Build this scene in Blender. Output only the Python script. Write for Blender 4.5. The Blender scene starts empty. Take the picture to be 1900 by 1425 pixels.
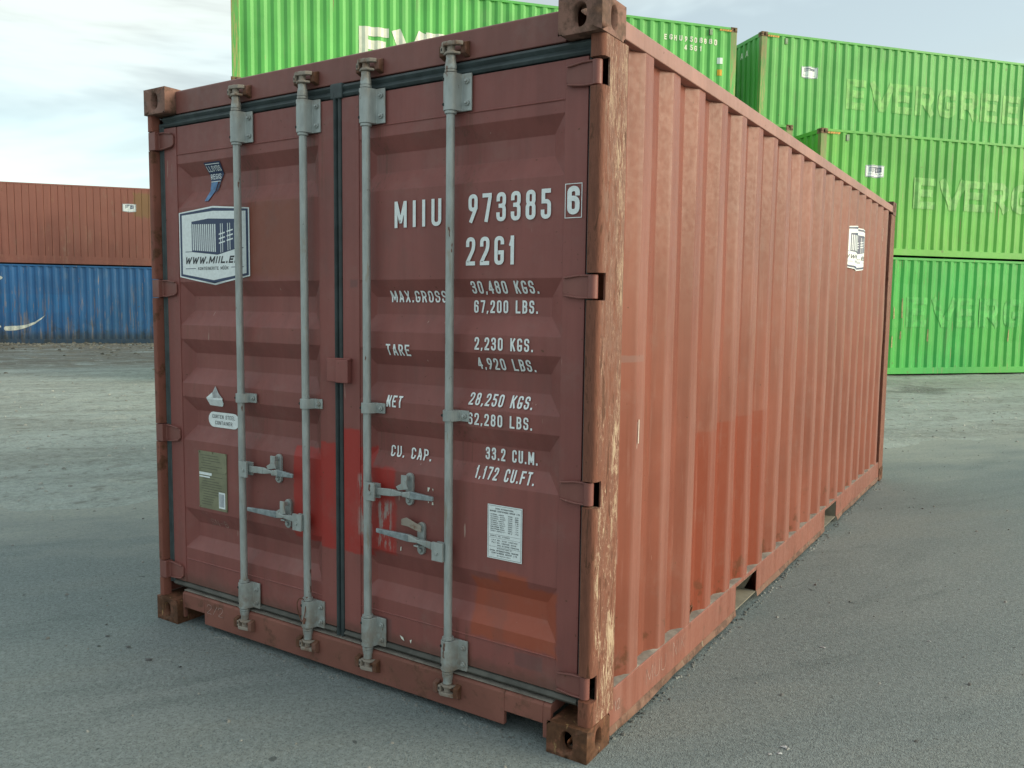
import bpy, math, random
from mathutils import Matrix, Vector, noise as mn
random.seed(7)
sc = bpy.context.scene
col = sc.collection
R = math.radians

# ------------------------------------------------------------------ camera
cd = bpy.data.cameras.new("camera"); cam = bpy.data.objects.new("camera", cd); col.objects.link(cam)
yaw, pitch, roll = -0.57225, -0.09068, 0.01216
ca, sa, cb, sb = math.cos(yaw), math.sin(yaw), math.cos(pitch), math.sin(pitch)
fw = Vector((sa*cb, ca*cb, sb)); r0 = Vector((ca, -sa, 0)); u0 = r0.cross(fw)
rt = r0*math.cos(roll) + u0*math.sin(roll); up = -r0*math.sin(roll) + u0*math.cos(roll)
m = Matrix((rt, up, -fw)).transposed().to_4x4(); m.translation = Vector((3.69854, -2.46305, 1.57678))
cam.matrix_world = m
cd.sensor_fit = 'HORIZONTAL'; cd.sensor_width = 36; cd.lens = 36*1541.78841/1900
cd.clip_start = .05; cd.clip_end = 3000
sc.camera = cam

# ------------------------------------------------------------------ light, sky, exposure
SUN_EL, SUN_AZ = R(17), R(72)            # azimuth clockwise from +Y
w = bpy.data.worlds.new("World"); sc.world = w; w.use_nodes = True
wt = w.node_tree; wt.nodes.clear()
def wn(t, **k):
    n = wt.nodes.new(t)
    for a, b in k.items(): setattr(n, a, b)
    return n
sky = wn('ShaderNodeTexSky', sky_type='NISHITA', sun_disc=False, sun_elevation=SUN_EL, sun_rotation=SUN_AZ)
sky.air_density = 1.0; sky.dust_density = 2.0
geo = wn('ShaderNodeTexCoord')
mp = wn('ShaderNodeMapping'); mp.inputs['Scale'].default_value = (1.0, 1.0, 4.2); mp.inputs['Rotation'].default_value = (0.16, -0.10, 0.5)
n1 = wn('ShaderNodeTexNoise'); n1.inputs['Scale'].default_value = 1.9; n1.inputs['Detail'].default_value = 5; n1.inputs['Roughness'].default_value = .58; n1.inputs['Distortion'].default_value = .5
n2 = wn('ShaderNodeTexNoise'); n2.inputs['Scale'].default_value = .9; n2.inputs['Detail'].default_value = 3
mr1 = wn('ShaderNodeMapRange', interpolation_type='SMOOTHSTEP')
mr1.inputs['From Min'].default_value = .42; mr1.inputs['From Max'].default_value = .62
mr2 = wn('ShaderNodeMapRange', interpolation_type='SMOOTHSTEP')
mr2.inputs['From Min'].default_value = .40; mr2.inputs['From Max'].default_value = .60
mr2.inputs['To Min'].default_value = .66; mr2.inputs['To Max'].default_value = 1.0
cc = wn('ShaderNodeMix', data_type='RGBA')
cc.inputs[6].default_value = (3.85, 4.2, 4.15, 1); cc.inputs[7].default_value = (6.1, 6.75, 6.5, 1)
mx = wn('ShaderNodeMix', data_type='RGBA')
bright = wn('ShaderNodeMix', data_type='RGBA', blend_type='MULTIPLY'); bright.inputs[0].default_value = 1.0
bright.inputs[7].default_value = (2.3, 2.4, 2.15, 1)
bg = wn('ShaderNodeBackground'); bg.inputs['Strength'].default_value = .1
wo = wn('ShaderNodeOutputWorld')
L = wt.links.new
L(geo.outputs['Generated'], mp.inputs[0]); L(mp.outputs[0], n1.inputs['Vector']); L(mp.outputs[0], n2.inputs['Vector'])
L(n1.outputs[0], mr1.inputs[0]); L(n2.outputs[0], mr2.inputs[0]); L(mr1.outputs[0], cc.inputs[0])
L(sky.outputs[0], bright.inputs[6]); L(bright.outputs[2], mx.inputs[6])
L(mr2.outputs[0], mx.inputs[0]); L(cc.outputs[2], mx.inputs[7]); L(mx.outputs[2], bg.inputs[0]); L(bg.outputs[0], wo.inputs[0])

sl = bpy.data.lights.new("sun", 'SUN'); so = bpy.data.objects.new("sun", sl); col.objects.link(so)
sl.energy = 1.9; sl.angle = R(32); sl.color = (1.0, .89, .68)
sd = Vector((math.sin(SUN_AZ)*math.cos(SUN_EL), math.cos(SUN_AZ)*math.cos(SUN_EL), math.sin(SUN_EL)))
so.rotation_euler = sd.to_track_quat('Z', 'Y').to_euler(); so.location = (30, 0, 20)
vs = sc.view_settings
sc.display_settings.display_device = 'sRGB'
vs.view_transform = 'Standard'; vs.look = 'None'; vs.gamma = 1; vs.use_curve_mapping = False
vs.exposure = .65

# ------------------------------------------------------------------ node helper
class Sk:
    def __init__(s, t, o): s.t, s.o = t, o
    def __add__(s, b): return s.t.m('ADD', s, b)
    __radd__ = __add__
    def __sub__(s, b): return s.t.m('SUBTRACT', s, b)
    def __rsub__(s, b): return s.t.m('SUBTRACT', b, s)
    def __mul__(s, b): return s.t.m('MULTIPLY', s, b)
    __rmul__ = __mul__
class T:
    def __init__(s, name):
        s.mat = bpy.data.materials.new(name); s.mat.use_nodes = True
        s.nt = s.mat.node_tree; s.b = s.nt.nodes['Principled BSDF']
        tc = s.nt.nodes.new('ShaderNodeTexCoord'); s.obj = Sk(s, tc.outputs['Object'])
        g = s.nt.nodes.new('ShaderNodeNewGeometry'); s.pos = Sk(s, g.outputs['Position'])
    def put(s, sock, v):
        if isinstance(v, Sk): s.nt.links.new(v.o, sock)
        elif isinstance(v, (tuple, list)):
            sock.default_value = tuple(v) + ((1,) if len(v) == 3 and len(sock.default_value) == 4 else ())
        else: sock.default_value = v
    def m(s, op, a, b=0, c=None):
        n = s.nt.nodes.new('ShaderNodeMath'); n.operation = op
        s.put(n.inputs[0], a); s.put(n.inputs[1], b)
        if c is not None: s.put(n.inputs[2], c)
        return Sk(s, n.outputs[0])
    def mx(s, a, b): return s.m('MAXIMUM', a, b)
    def mn(s, a, b): return s.m('MINIMUM', a, b)
    def ab(s, a): return s.m('ABSOLUTE', a)
    def sep(s, v):
        n = s.nt.nodes.new('ShaderNodeSeparateXYZ'); s.put(n.inputs[0], v)
        return [Sk(s, o) for o in n.outputs]
    def sc(s, v, k, off=(0, 0, 0)):
        n = s.nt.nodes.new('ShaderNodeMapping'); s.put(n.inputs[0], v)
        n.inputs['Scale'].default_value = k; n.inputs['Location'].default_value = off
        return Sk(s, n.outputs[0])
    def noise(s, v, scale, det=3, rough=.5, dist=0):
        n = s.nt.nodes.new('ShaderNodeTexNoise'); s.put(n.inputs['Vector'], v)
        for k, x in (('Scale', scale), ('Detail', det), ('Roughness', rough), ('Distortion', dist)): n.inputs[k].default_value = x
        return Sk(s, n.outputs[0])
    def vor(s, v, scale, feat='F1'):
        n = s.nt.nodes.new('ShaderNodeTexVoronoi'); n.feature = feat; s.put(n.inputs['Vector'], v); n.inputs['Scale'].default_value = scale
        return Sk(s, n.outputs['Distance']), Sk(s, n.outputs['Color'])
    def ramp(s, f, a, b, lo=0, hi=1):
        n = s.nt.nodes.new('ShaderNodeMapRange'); n.interpolation_type = 'SMOOTHSTEP'
        s.put(n.inputs[0], f)
        for i, x in enumerate((a, b, lo, hi)): n.inputs[i+1].default_value = x
        return Sk(s, n.outputs[0])
    def mix(s, f, a, b, bt='MIX'):
        n = s.nt.nodes.new('ShaderNodeMix'); n.data_type = 'RGBA'; n.blend_type = bt
        s.put(n.inputs[0], f); s.put(n.inputs[6], a); s.put(n.inputs[7], b)
        return Sk(s, n.outputs[2])
    def tint(s, f, lo, hi, c):      # multiply colour by a grey between lo and hi
        g = s.ramp(f, .3, .7, lo, hi)
        n = s.nt.nodes.new('ShaderNodeVectorMath'); n.operation = 'SCALE'
        s.put(n.inputs[0], c); s.put(n.inputs['Scale'], g)
        return Sk(s, n.outputs[0])
    def rect(s, a, b, a0, a1, b0, b1, soft=.004, wob=None, amp=.02):
        d = s.mx(s.ab(a - (a0+a1)/2) - (a1-a0)/2, s.ab(b - (b0+b1)/2) - (b1-b0)/2)
        if wob is not None: d = d + (wob - .5)*amp
        return s.ramp(d, -soft, soft, 1, 0)
    def out(s, c, rough=.5, metal=0, bump=None, bs=.2, bd=.01, spec=None):
        s.put(s.b.inputs['Base Color'], c); s.put(s.b.inputs['Roughness'], rough); s.put(s.b.inputs['Metallic'], metal)
        if spec is not None: s.put(s.b.inputs['Specular IOR Level'], spec)
        if bump is not None:
            n = s.nt.nodes.new('ShaderNodeBump'); n.inputs['Strength'].default_value = bs; n.inputs['Distance'].default_value = bd
            s.put(n.inputs['Height'], bump); s.nt.links.new(n.outputs[0], s.b.inputs['Normal'])
        return s.mat

RUST = (.105, .045, .022)
DUST = (.30, .285, .25)
# --- paint of the near container: shared wear, then repairs painted over in other reds
def near_paint(name, base, kind):
    t = T(name); x, y, z = t.sep(t.obj)
    big = t.noise(t.obj, 1.7, 4, .55); fine = t.noise(t.obj, 38, 4, .6)
    streak = t.noise(t.sc(t.obj, (22, 22, 1.1)), 1, 4, .6)
    c = t.tint(big, .88, 1.1, base)
    c = t.tint(streak, .94, 1.06, c)
    wob = t.noise(t.obj, 16, 5, .68)
    rough = t.ramp(fine, .3, .7, .44, .56) if kind != 'side' else t.ramp(fine, .3, .7, .30, .42)
    if kind == 'door':
        c = t.mix(t.rect(x, z, .66, .985, 1.70, 2.035, .03, wob, .10)*.5, c, (.235, .075, .036))
        red = (.36, .038, .031)
        p1 = t.rect(x, z, .935, 1.12, .555, .965, .005, wob, .035)
        p2 = t.rect(x, z, 1.10, 1.40, .545, 1.0, .006, wob, .05)
        p3 = t.rect(x, z, 1.21, 1.335, .545, 1.07, .006, wob, .03)
        p4 = t.rect(x, z, 1.34, 1.525, .575, .925, .012, wob, .06)
        c = t.mix(t.mx(t.mx(p1, p2), t.mx(p3, p4))*t.ramp(streak, .15, .45, .8, 1), c, red)
        # scraped grey patch by the third bar
        sw = t.noise(t.sc(t.obj, (60, 60, 9)), 1, 4, .7)
        scr = t.mx(t.rect(x, z, 1.33, 1.395, .64, .88, .02, wob, .05), t.rect(x, z, 1.43, 1.50, .60, .78, .02, wob, .06))
        c = t.mix(scr*t.ramp(sw, .47, .56), c, (.34, .29, .27))
        q = t.mx(t.rect(x, z, 1.90, 2.275, .33, .555, .012, wob, .04), t.rect(x, z, 2.02, 2.15, .5, .60, .012, wob, .03))
        c = t.mix(q*.85, c, (.36, .085, .044))
        for a in ((1.285, 1.325, 1.655, 1.685), (1.42, 1.50, .185, .30), (2.10, 2.22, .255, .31), (.99, 1.05, .10, .15)):
            c = t.mix(t.rect(x, z, *a, .006, wob, .02)*.45, c, (.12, .075, .075))
        c = t.mix(t.ramp(z + (big - .5)*.25, .30, .12)*.35, c, (.20, .13, .10))
    if kind == 'side':
        q = t.mx(t.rect(y, z, 1.02, 2.14, .19, 1.03, .006, wob, .02), t.rect(y, z, 1.30, 2.13, .19, 1.045, .006))
        c = t.mix(q*t.ramp(streak, .2, .6, .55, .85), c, (.235, .055, .029))
        # chalking on the ridges nearest the cameras' end and rust blooms near the bottom
        ch = t.ramp(t.noise(t.sc(t.obj, (30, 30, 2.2)), 1, 5, .65), .55, .72)
        c = t.mix(ch*.18, c, (.40, .24, .20))
        rb = t.ramp(t.noise(t.obj, 9, 4, .65), .56, .66)*t.ramp(z, .50, .22)
        c = t.mix(rb*.75, c, RUST)
        for a in ((.26, .30, .632, .724), (1.27, 1.34, 1.22, 1.236), (.372, .380, 1.06, 1.16), (.02, .42, 1.385, 1.41)):
            c = t.mix(t.rect(y, z, *a, .003, wob, .01)*.75, c, (.40, .30, .26) if a[0] != .02 else (.24, .13, .11))
    if kind == 'door':      # rust weeping from the clamps and the top edge, soot and grease round the gear
        run = t.ramp(t.noise(t.sc(t.obj, (75, 75, 2.0)), 1, 4, .6), .50, .66)
        for xr in (.638, 1.053, 1.404, 1.818):
            for z0, z1 in ((2.02, 2.30), (.95, 1.15), (.20, .34)):
                c = t.mix(t.rect(x, z, xr-.035, xr+.085, z0, z1, .05, wob, .10)*run*.55, c, (.13, .062, .042))
        edge = t.ramp(z + (fine-.5)*.06, .26, .205)
        c = t.mix(edge*.6, c, (.11, .055, .04))
        ds = t.ramp(t.noise(t.sc(t.obj, (7, 7, 3), (2, 8, 1)), 1, 5, .65), .52, .70)
        c = t.mix(ds*.30, c, (.17, .085, .075))
    # chips and long scratches
    chip = t.ramp(t.noise(t.obj, 48, 3, .55), .715, .74)
    c = t.mix(chip*.8, c, RUST)
    sv = t.ramp(t.noise(t.sc(t.obj, (46, 46, 3.0), (3, 1, 5)), 1, 3, .5, .6), .745, .765)
    c = t.mix(sv*.7, c, (.45, .33, .28))
    rn = t.ramp(t.noise(t.sc(t.obj, (16, 16, .9), (9, 4, 2)), 1, 4, .6), .62, .74)
    c = t.mix(rn*(.35 if kind != 'side' else .5), c, (.16, .068, .04))
    du = t.ramp(t.noise(t.obj, 5, 5, .7), .5, .8)
    c = t.mix(du*.14, c, DUST)
    h = t.noise(t.obj, 3.2, 2)*.8 + fine*.06
    if kind == 'side':      # outer folds paler: sky sheen put into the colour, along with scuffed chalk
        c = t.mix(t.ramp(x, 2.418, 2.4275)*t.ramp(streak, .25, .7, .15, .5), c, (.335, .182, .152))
    return t.out(c, rough, 0, h, .12 if kind == 'side' else .22, .02, .4 if kind != 'side' else .18 )

def post_paint():
    t = T('worn_post_paint'); x, y, z = t.sep(t.obj)
    s1 = t.noise(t.sc(t.obj, (46, 46, 8.5)), 1, 8, .74, 1.3)
    s2 = t.noise(t.sc(t.obj, (110, 110, 22), (4, 9, 1)), 1, 6, .72, 2.0)
    s3 = t.noise(t.sc(t.obj, (38, 38, 5.0), (7, 2, 7)), 1, 7, .72, .9)
    zone = t.noise(t.sc(t.obj, (7, 7, 1.6), (1, 2, 3)), 1, 4, .6)
    side = t.ramp(y, .030, .060); inner = t.ramp(y, .225, .19)
    low = t.ramp(z + (zone-.5)*1.2, 1.7, .8)
    c = t.tint(s3, .75, 1.2, (.215, .085, .055))
    hi = t.ramp(s1 + (zone-.5)*.5, .40, .54)
    c = t.mix(hi*side*t.m('MULTIPLY_ADD', low, -.45, .72), c, t.tint(s2, .70, 1.25, (.255, .152, .118)))
    fl = t.ramp(s1 + (zone-.5)*1.3, .60, .635)
    c = t.mix(fl*side*inner*t.m('MULTIPLY_ADD', low, .55, .40), c, (.45, .34, .235))
    c = t.mix(t.ramp(s2 + (zone-.5)*.8, .585, .625)*side*inner*t.m('MULTIPLY_ADD', low, .35, .55), c, (.56, .44, .32))
    c = t.mix(t.ramp(s3, .54, .60)*.85, c, (.10, .042, .024))
    c = t.mix(t.ramp(t.noise(t.sc(t.obj, (90, 90, 4), (3, 3, 3)), 1, 4, .6), .64, .68)*.6, c, (.075, .036, .024))
    return t.out(c, .68, 0, s1*.6 + s2*.3 + s3*.5, .75, .008, .25)

def rusty(name, base, amt=.5, rc=RUST, yl=None):
    t = T(name)
    n = t.noise(t.obj, 11, 5, .68); f = t.noise(t.obj, 60, 4, .65)
    c = t.tint(t.noise(t.obj, 4, 3), .85, 1.12, base)
    c = t.mix(t.ramp(n, .62-.3*amt, .74-.3*amt)*.85, c, t.tint(f, .7, 1.3, rc))
    if yl: c = t.mix(t.ramp(t.noise(t.sc(t.obj, (40, 40, 8)), 1, 4, .7), .62, .68), c, yl)
    return t.out(c, .68, 0, f, .35, .004, .3)

def galv():
    t = T('galvanised_steel')
    x, y, z = t.sep(t.obj)
    v = t.noise(t.sc(t.obj, (1, 1, .35)), 30, 4, .6)
    c = t.tint(v, .85, 1.12, (.365, .405, .398))
    c = t.mix(t.ramp(t.noise(t.sc(t.obj, (30, 30, 6)), 1, 4, .65), .60, .70)*.7, c, (.30, .26, .20))
    c = t.mix(t.ramp(t.noise(t.sc(t.obj, (25, 25, 10), (5, 3, 8)), 1, 3, .6), .68, .71), c, (.14, .06, .04))
    gr = t.noise(t.obj, 24, 5, .7)
    ends = t.mx(t.ramp(z, .36, .16), t.ramp(z, 2.36, 2.46))
    c = t.mix(ends*t.ramp(gr, .35, .6)*.75, c, (.25, .205, .16))
    c = t.mix(t.ramp(gr, .64, .70)*.6, c, (.12, .105, .09))
    return t.out(c, .48, .25, v, .15, .002)

def plain(name, c, rough=.6, var=.12, sc_=20, metal=0, bs=.15, spec=None):
    t = T(name); n = t.noise(t.obj, sc_, 4, .6)
    return t.out(t.tint(n, 1-var, 1+var, c), rough, metal, n, bs, .003, spec)

def far_paint(name, base, post=False, rust=.5, kind=None, fade=None):
    t = T(name); x, y, z = t.sep(t.obj)
    c = t.tint(t.noise(t.pos, .7, 4, .55), .84, 1.12, base)
    st = t.noise(t.sc(t.pos, (9, 9, .35)), 1, 4, .6)
    c = t.tint(st, .93, 1.07, c)
    if fade: c = t.mix(t.ramp(t.noise(t.pos, .25, 2), .4, .65)*.7, c, fade)
    c = t.mix(t.ramp(t.noise(t.sc(t.pos, (1, 1, .4)), 2.2, 6, .7), .55, .8)*.28, c, (.36, .37, .28))
    k = 26 if not post else 34
    s = t.noise(t.sc(t.pos, (k, k, 1.1 if not post else 2.6)), 1, 5, .62)
    lo = .70 - .09*rust
    c = t.mix(t.ramp(t.noise(t.sc(t.pos, (5, 5, .5), (1, 7, 2)), 1, 6, .7), .58, .72)*.35, c, (.25, .26, .16) if kind == 'green' else (.2, .15, .12))
    c = t.mix(t.ramp(s, lo, lo+.03)*.8, c, (.34, .22, .12) if kind != 'blue' else (.36, .26, .20))
    c = t.mix(t.ramp(t.noise(t.pos, 4.4, 6, .7), .70-.07*rust, .76-.07*rust)*.75, c, (.15, .075, .035))
    if post:
        c = t.mix(t.ramp(s, .42, .60)*.8, c, (.42, .36, .15) if kind == 'green' else (.33, .2, .12))
        c = t.mix(t.ramp(z + (s-.5)*1.2, 1.5, 2.7)*.55, c, (.22, .14, .08))
    if kind == 'blue':
        wob = t.noise(t.obj, 6, 3)
        c = t.mix(t.rect(x, z, -9, 8.45, 1.17, 1.83, .02, wob, .05)*.35, c, (.018, .17, .42))
        sb_ = t.noise(t.sc(t.pos, (7.5, 7.5, .55), (2, 3, 1)), 1, 5, .68)
        c = t.mix(t.ramp(sb_, .54, .62)*t.ramp(z, 2.6, 1.3)*.6, c, (.30, .225, .17))
        c = t.mix(t.ramp(t.noise(t.sc(t.pos, (12, 12, .9), (8, 1, 4)), 1, 5, .7), .58, .64)*t.ramp(z, 2.1, 1.2)*.6, c, (.22, .12, .07))
        c = t.mix(t.ramp(z + (sb_-.5)*.5, .62, .25)*.75, c, (.045, .06, .065))
        c = t.mix(t.ramp(t.noise(t.obj, 3.0, 5, .7), .50, .66)*t.ramp(z, 1.1, .35)*.7, c, (.05, .055, .05))
    if kind == 'red':
        wob = t.noise(t.obj, 9, 4, .6)
        c = t.mix(t.rect(x, z, 10.6, 12.1, 1.82, 2.72, .05, wob, .35)*.8, c, (.24, .15, .07))
        c = t.mix(t.ramp(st, .55, .75)*.3, c, (.36, .16, .11))
    if kind == 'green':
        c = t.mix(t.ramp(t.noise(t.pos, 3.1, 5, .7), .66, .72)*t.ramp(z, 1.1, .5)*.7, c, (.12, .10, .05))
    return t.out(c, .52, 0, t.noise(t.pos, 1.6, 3), .25, .05, .4)

M = {}
M['door'] = near_paint('brown_red_door_paint', (.246, .083, .073), 'door')
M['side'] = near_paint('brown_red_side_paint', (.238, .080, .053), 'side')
M['frame'] = near_paint('brown_red_frame_paint', (.222, .086, .073), 'frame')
M['post'] = post_paint()
M['leftpost'] = rusty('red_brown_post_paint', (.23, .085, .062), .35)
M['rail'] = near_paint('chalky_rail_paint', (.36, .195, .160), 'frame')
M['lip'] = rusty('dusty_rail_lip', (.19, .105, .075), .5, (.10, .055, .04), (.24, .20, .15))
M['cast'] = rusty('rusty_casting', (.235, .125, .095), .55, (.11, .062, .042))
M['castlow'] = rusty('rusty_low_casting', (.20, .085, .05), .75, (.085, .04, .02), (.34, .22, .10))
M['sill'] = rusty('rusty_sill_paint', (.225, .092, .070), .30, (.15, .07, .048))
M['keep'] = rusty('rusty_keeper', (.20, .10, .075), .7)
M['galv'] = galv()
M['cam'] = rusty('weathered_cam', (.30, .265, .225), .35, (.17, .095, .06))
M['rubber'] = plain('gasket_rubber', (.045, .064, .068), .55, .25, 14)
M['dirty_rubber'] = plain('dusty_gasket_rubber', (.085, .085, .075), .7, .3, 10)
M['dark'] = plain('dark_hole', (.012, .012, .012), .7)
M['white'] = plain('white_print', (.80, .87, .88), .45, .06, 60)
M['offwhite'] = plain('aged_white_print', (.70, .72, .64), .5, .12, 25)
M['chalk'] = plain('faint_chalk', (.40, .29, .26), .8, .4, 30)
M['navy'] = plain('navy_print', (.022, .045, .115), .45, .08)
M['black'] = plain('black_print', (.03, .035, .045), .5)
M['brass'] = plain('dull_data_plate', (.235, .24, .155), .5, .14, 16, .2)
M['print'] = plain('faint_plate_print', (.12, .125, .085), .5)
M['peel'] = plain('peeling_sticker', (.45, .47, .48), .6, .3, 40)
M['lblue'] = plain('faded_blue_sticker', (.10, .22, .42), .5, .25, 30)
M['dust'] = plain('grey_road_dust', (.225, .205, .18), .9, .25, 18, 0, .4)
M['tan'] = plain('dusty_pocket_floor', (.27, .245, .19), .85, .2, 9)
M['orange'] = plain('orange_marking', (.62, .30, .05), .55, .25, 9)
M['amber'] = plain('amber_label', (.75, .38, .02), .5, .1)
M['vent'] = plain('grey_green_vent', (.22, .34, .2), .6, .2)
def far_set(k, body, fade, kind, rust=.5):
    M[k] = far_paint(k+'_body_paint', body, False, rust, kind, fade)
    M[k+'_post'] = far_paint(k+'_post_paint', body, True, rust, kind)
far_set('green_a', (.100, .425, .088), (.145, .47, .12), 'green', .35)
far_set('green_b', (.090, .42, .062), (.16, .48, .068), 'green', .45)
far_set('green_c', (.036, .40, .080), (.075, .44, .066), 'green', .55)
far_set('green_d', (.112, .44, .100), (.145, .48, .125), 'green', .3)
far_set('blue', (.030, .135, .33), (.040, .15, .31), 'blue', .6)
far_set('red', (.255, .098, .075), (.30, .125, .095), 'red', .5)
M['farcast'] = rusty('rusty_far_casting', (.24, .17, .10), .6)
M['lime_a'] = plain('faded_lime_print', (.175, .475, .115), .5, .2, 5)
M['lime_c'] = plain('faded_grass_print', (.062, .43, .078), .5, .22, 5)
M['cream'] = plain('cream_print', (.78, .78, .68), .5, .06, 8)

# ------------------------------------------------------------------ mesh helper
class MB:
    def __init__(s): s.v, s.f, s.mi, s.cur = [], [], [], 0
    def add(s, vs, fs):
        b = len(s.v); s.v += [tuple(p) for p in vs]
        for f in fs: s.f.append([b+i for i in f]); s.mi.append(s.cur)
        return s
    def box(s, x0, x1, y0, y1, z0, z1):
        return s.add([(x, y, z) for x in (x0, x1) for y in (y0, y1) for z in (z0, z1)],
              [(0, 1, 3, 2), (4, 6, 7, 5), (0, 4, 5, 1), (2, 3, 7, 6), (0, 2, 6, 4), (1, 5, 7, 3)])
    def prism(s, poly, axis, a, b):
        n = len(poly)
        def P(p, t):
            return (t, p[0], p[1]) if axis == 0 else (p[0], t, p[1]) if axis == 1 else (p[0], p[1], t)
        return s.add([P(p, a) for p in poly]+[P(p, b) for p in poly],
              [(i, (i+1) % n, n+(i+1) % n, n+i) for i in range(n)]+[tuple(range(n-1, -1, -1)), tuple(range(n, 2*n))])
    def cyl(s, p0, p1, r0, r1=None, seg=14):
        r1 = r0 if r1 is None else r1
        p0, p1 = Vector(p0), Vector(p1); d = (p1-p0).normalized()
        a = d.orthogonal().normalized(); b = d.cross(a)
        ring = lambda c, r: [c + a*(r*math.cos(2*math.pi*i/seg)) + b*(r*math.sin(2*math.pi*i/seg)) for i in range(seg)]
        return s.add(ring(p0, r0)+ring(p1, r1), [(i, (i+1) % seg, seg+(i+1) % seg, seg+i) for i in range(seg)]
                     + [tuple(range(seg-1, -1, -1)), tuple(range(seg, 2*seg))])
    def lathe(s, x, y, prof, seg=16):        # prof: (r, z) about a vertical axis
        k = len(prof)
        vs_ = [(x+r*math.cos(2*math.pi*i/seg), y+r*math.sin(2*math.pi*i/seg), z) for r, z in prof for i in range(seg)]
        fs = [(j*seg+i, j*seg+(i+1) % seg, (j+1)*seg+(i+1) % seg, (j+1)*seg+i) for j in range(k-1) for i in range(seg)]
        fs += [tuple(range(seg-1, -1, -1)), tuple(range((k-1)*seg, k*seg))]
        return s.add(vs_, fs)
    def hull_strip(s, pts, w, h):            # flat bar through points, width h (z) and thickness w (y)
        for a, b in zip(pts[:-1], pts[1:]):
            a, b = Vector(a), Vector(b)
            vs_ = []
            for p, hh in ((a, h), (b, h)):
                for dy in (-w/2, w/2):
                    for dz in (-hh/2, hh/2): vs_.append((p.x, p.y+dy, p.z+dz))
            s.add(vs_, [(0, 1, 3, 2), (4, 6, 7, 5), (0, 4, 5, 1), (2, 3, 7, 6), (0, 2, 6, 4), (1, 5, 7, 3)])
        return s
    def build(s, name, mats, parent=None, bevel=0, smooth=False, ang=30, seg=2, **props):
        me = bpy.data.meshes.new(name); me.from_pydata(s.v, [], s.f)
        if not isinstance(mats, (list, tuple)): mats = [mats]
        for mm in mats: me.materials.append(mm)
        for p, i in zip(me.polygons, s.mi): p.material_index = i
        import bmesh
        bm = bmesh.new(); bm.from_mesh(me); bmesh.ops.recalc_face_normals(bm, faces=bm.faces); bm.to_mesh(me); bm.free()
        o = bpy.data.objects.new(name, me); col.objects.link(o)
        if parent: o.parent = parent
        if bevel:
            b = o.modifiers.new('bevel', 'BEVEL'); b.width = bevel; b.segments = seg; b.limit_method = 'ANGLE'; b.angle_limit = R(ang)
            b.use_clamp_overlap = True
        if smooth or bevel:
            for p in me.polygons: p.use_smooth = True
            try: me.set_sharp_from_angle(angle=R(40))
            except Exception: pass
            if bevel:
                wn_ = o.modifiers.new('wn', 'WEIGHTED_NORMAL'); wn_.keep_sharp = False
        for k, v in props.items(): o[k] = v
        return o

def empty(name, loc, rz, label, cat, group=None):
    o = bpy.data.objects.new(name, None); col.objects.link(o)
    o.location = loc; o.rotation_euler = (0, 0, rz); o.empty_display_size = .3
    o['label'] = label; o['category'] = cat
    if group: o['group'] = group
    return o

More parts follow.
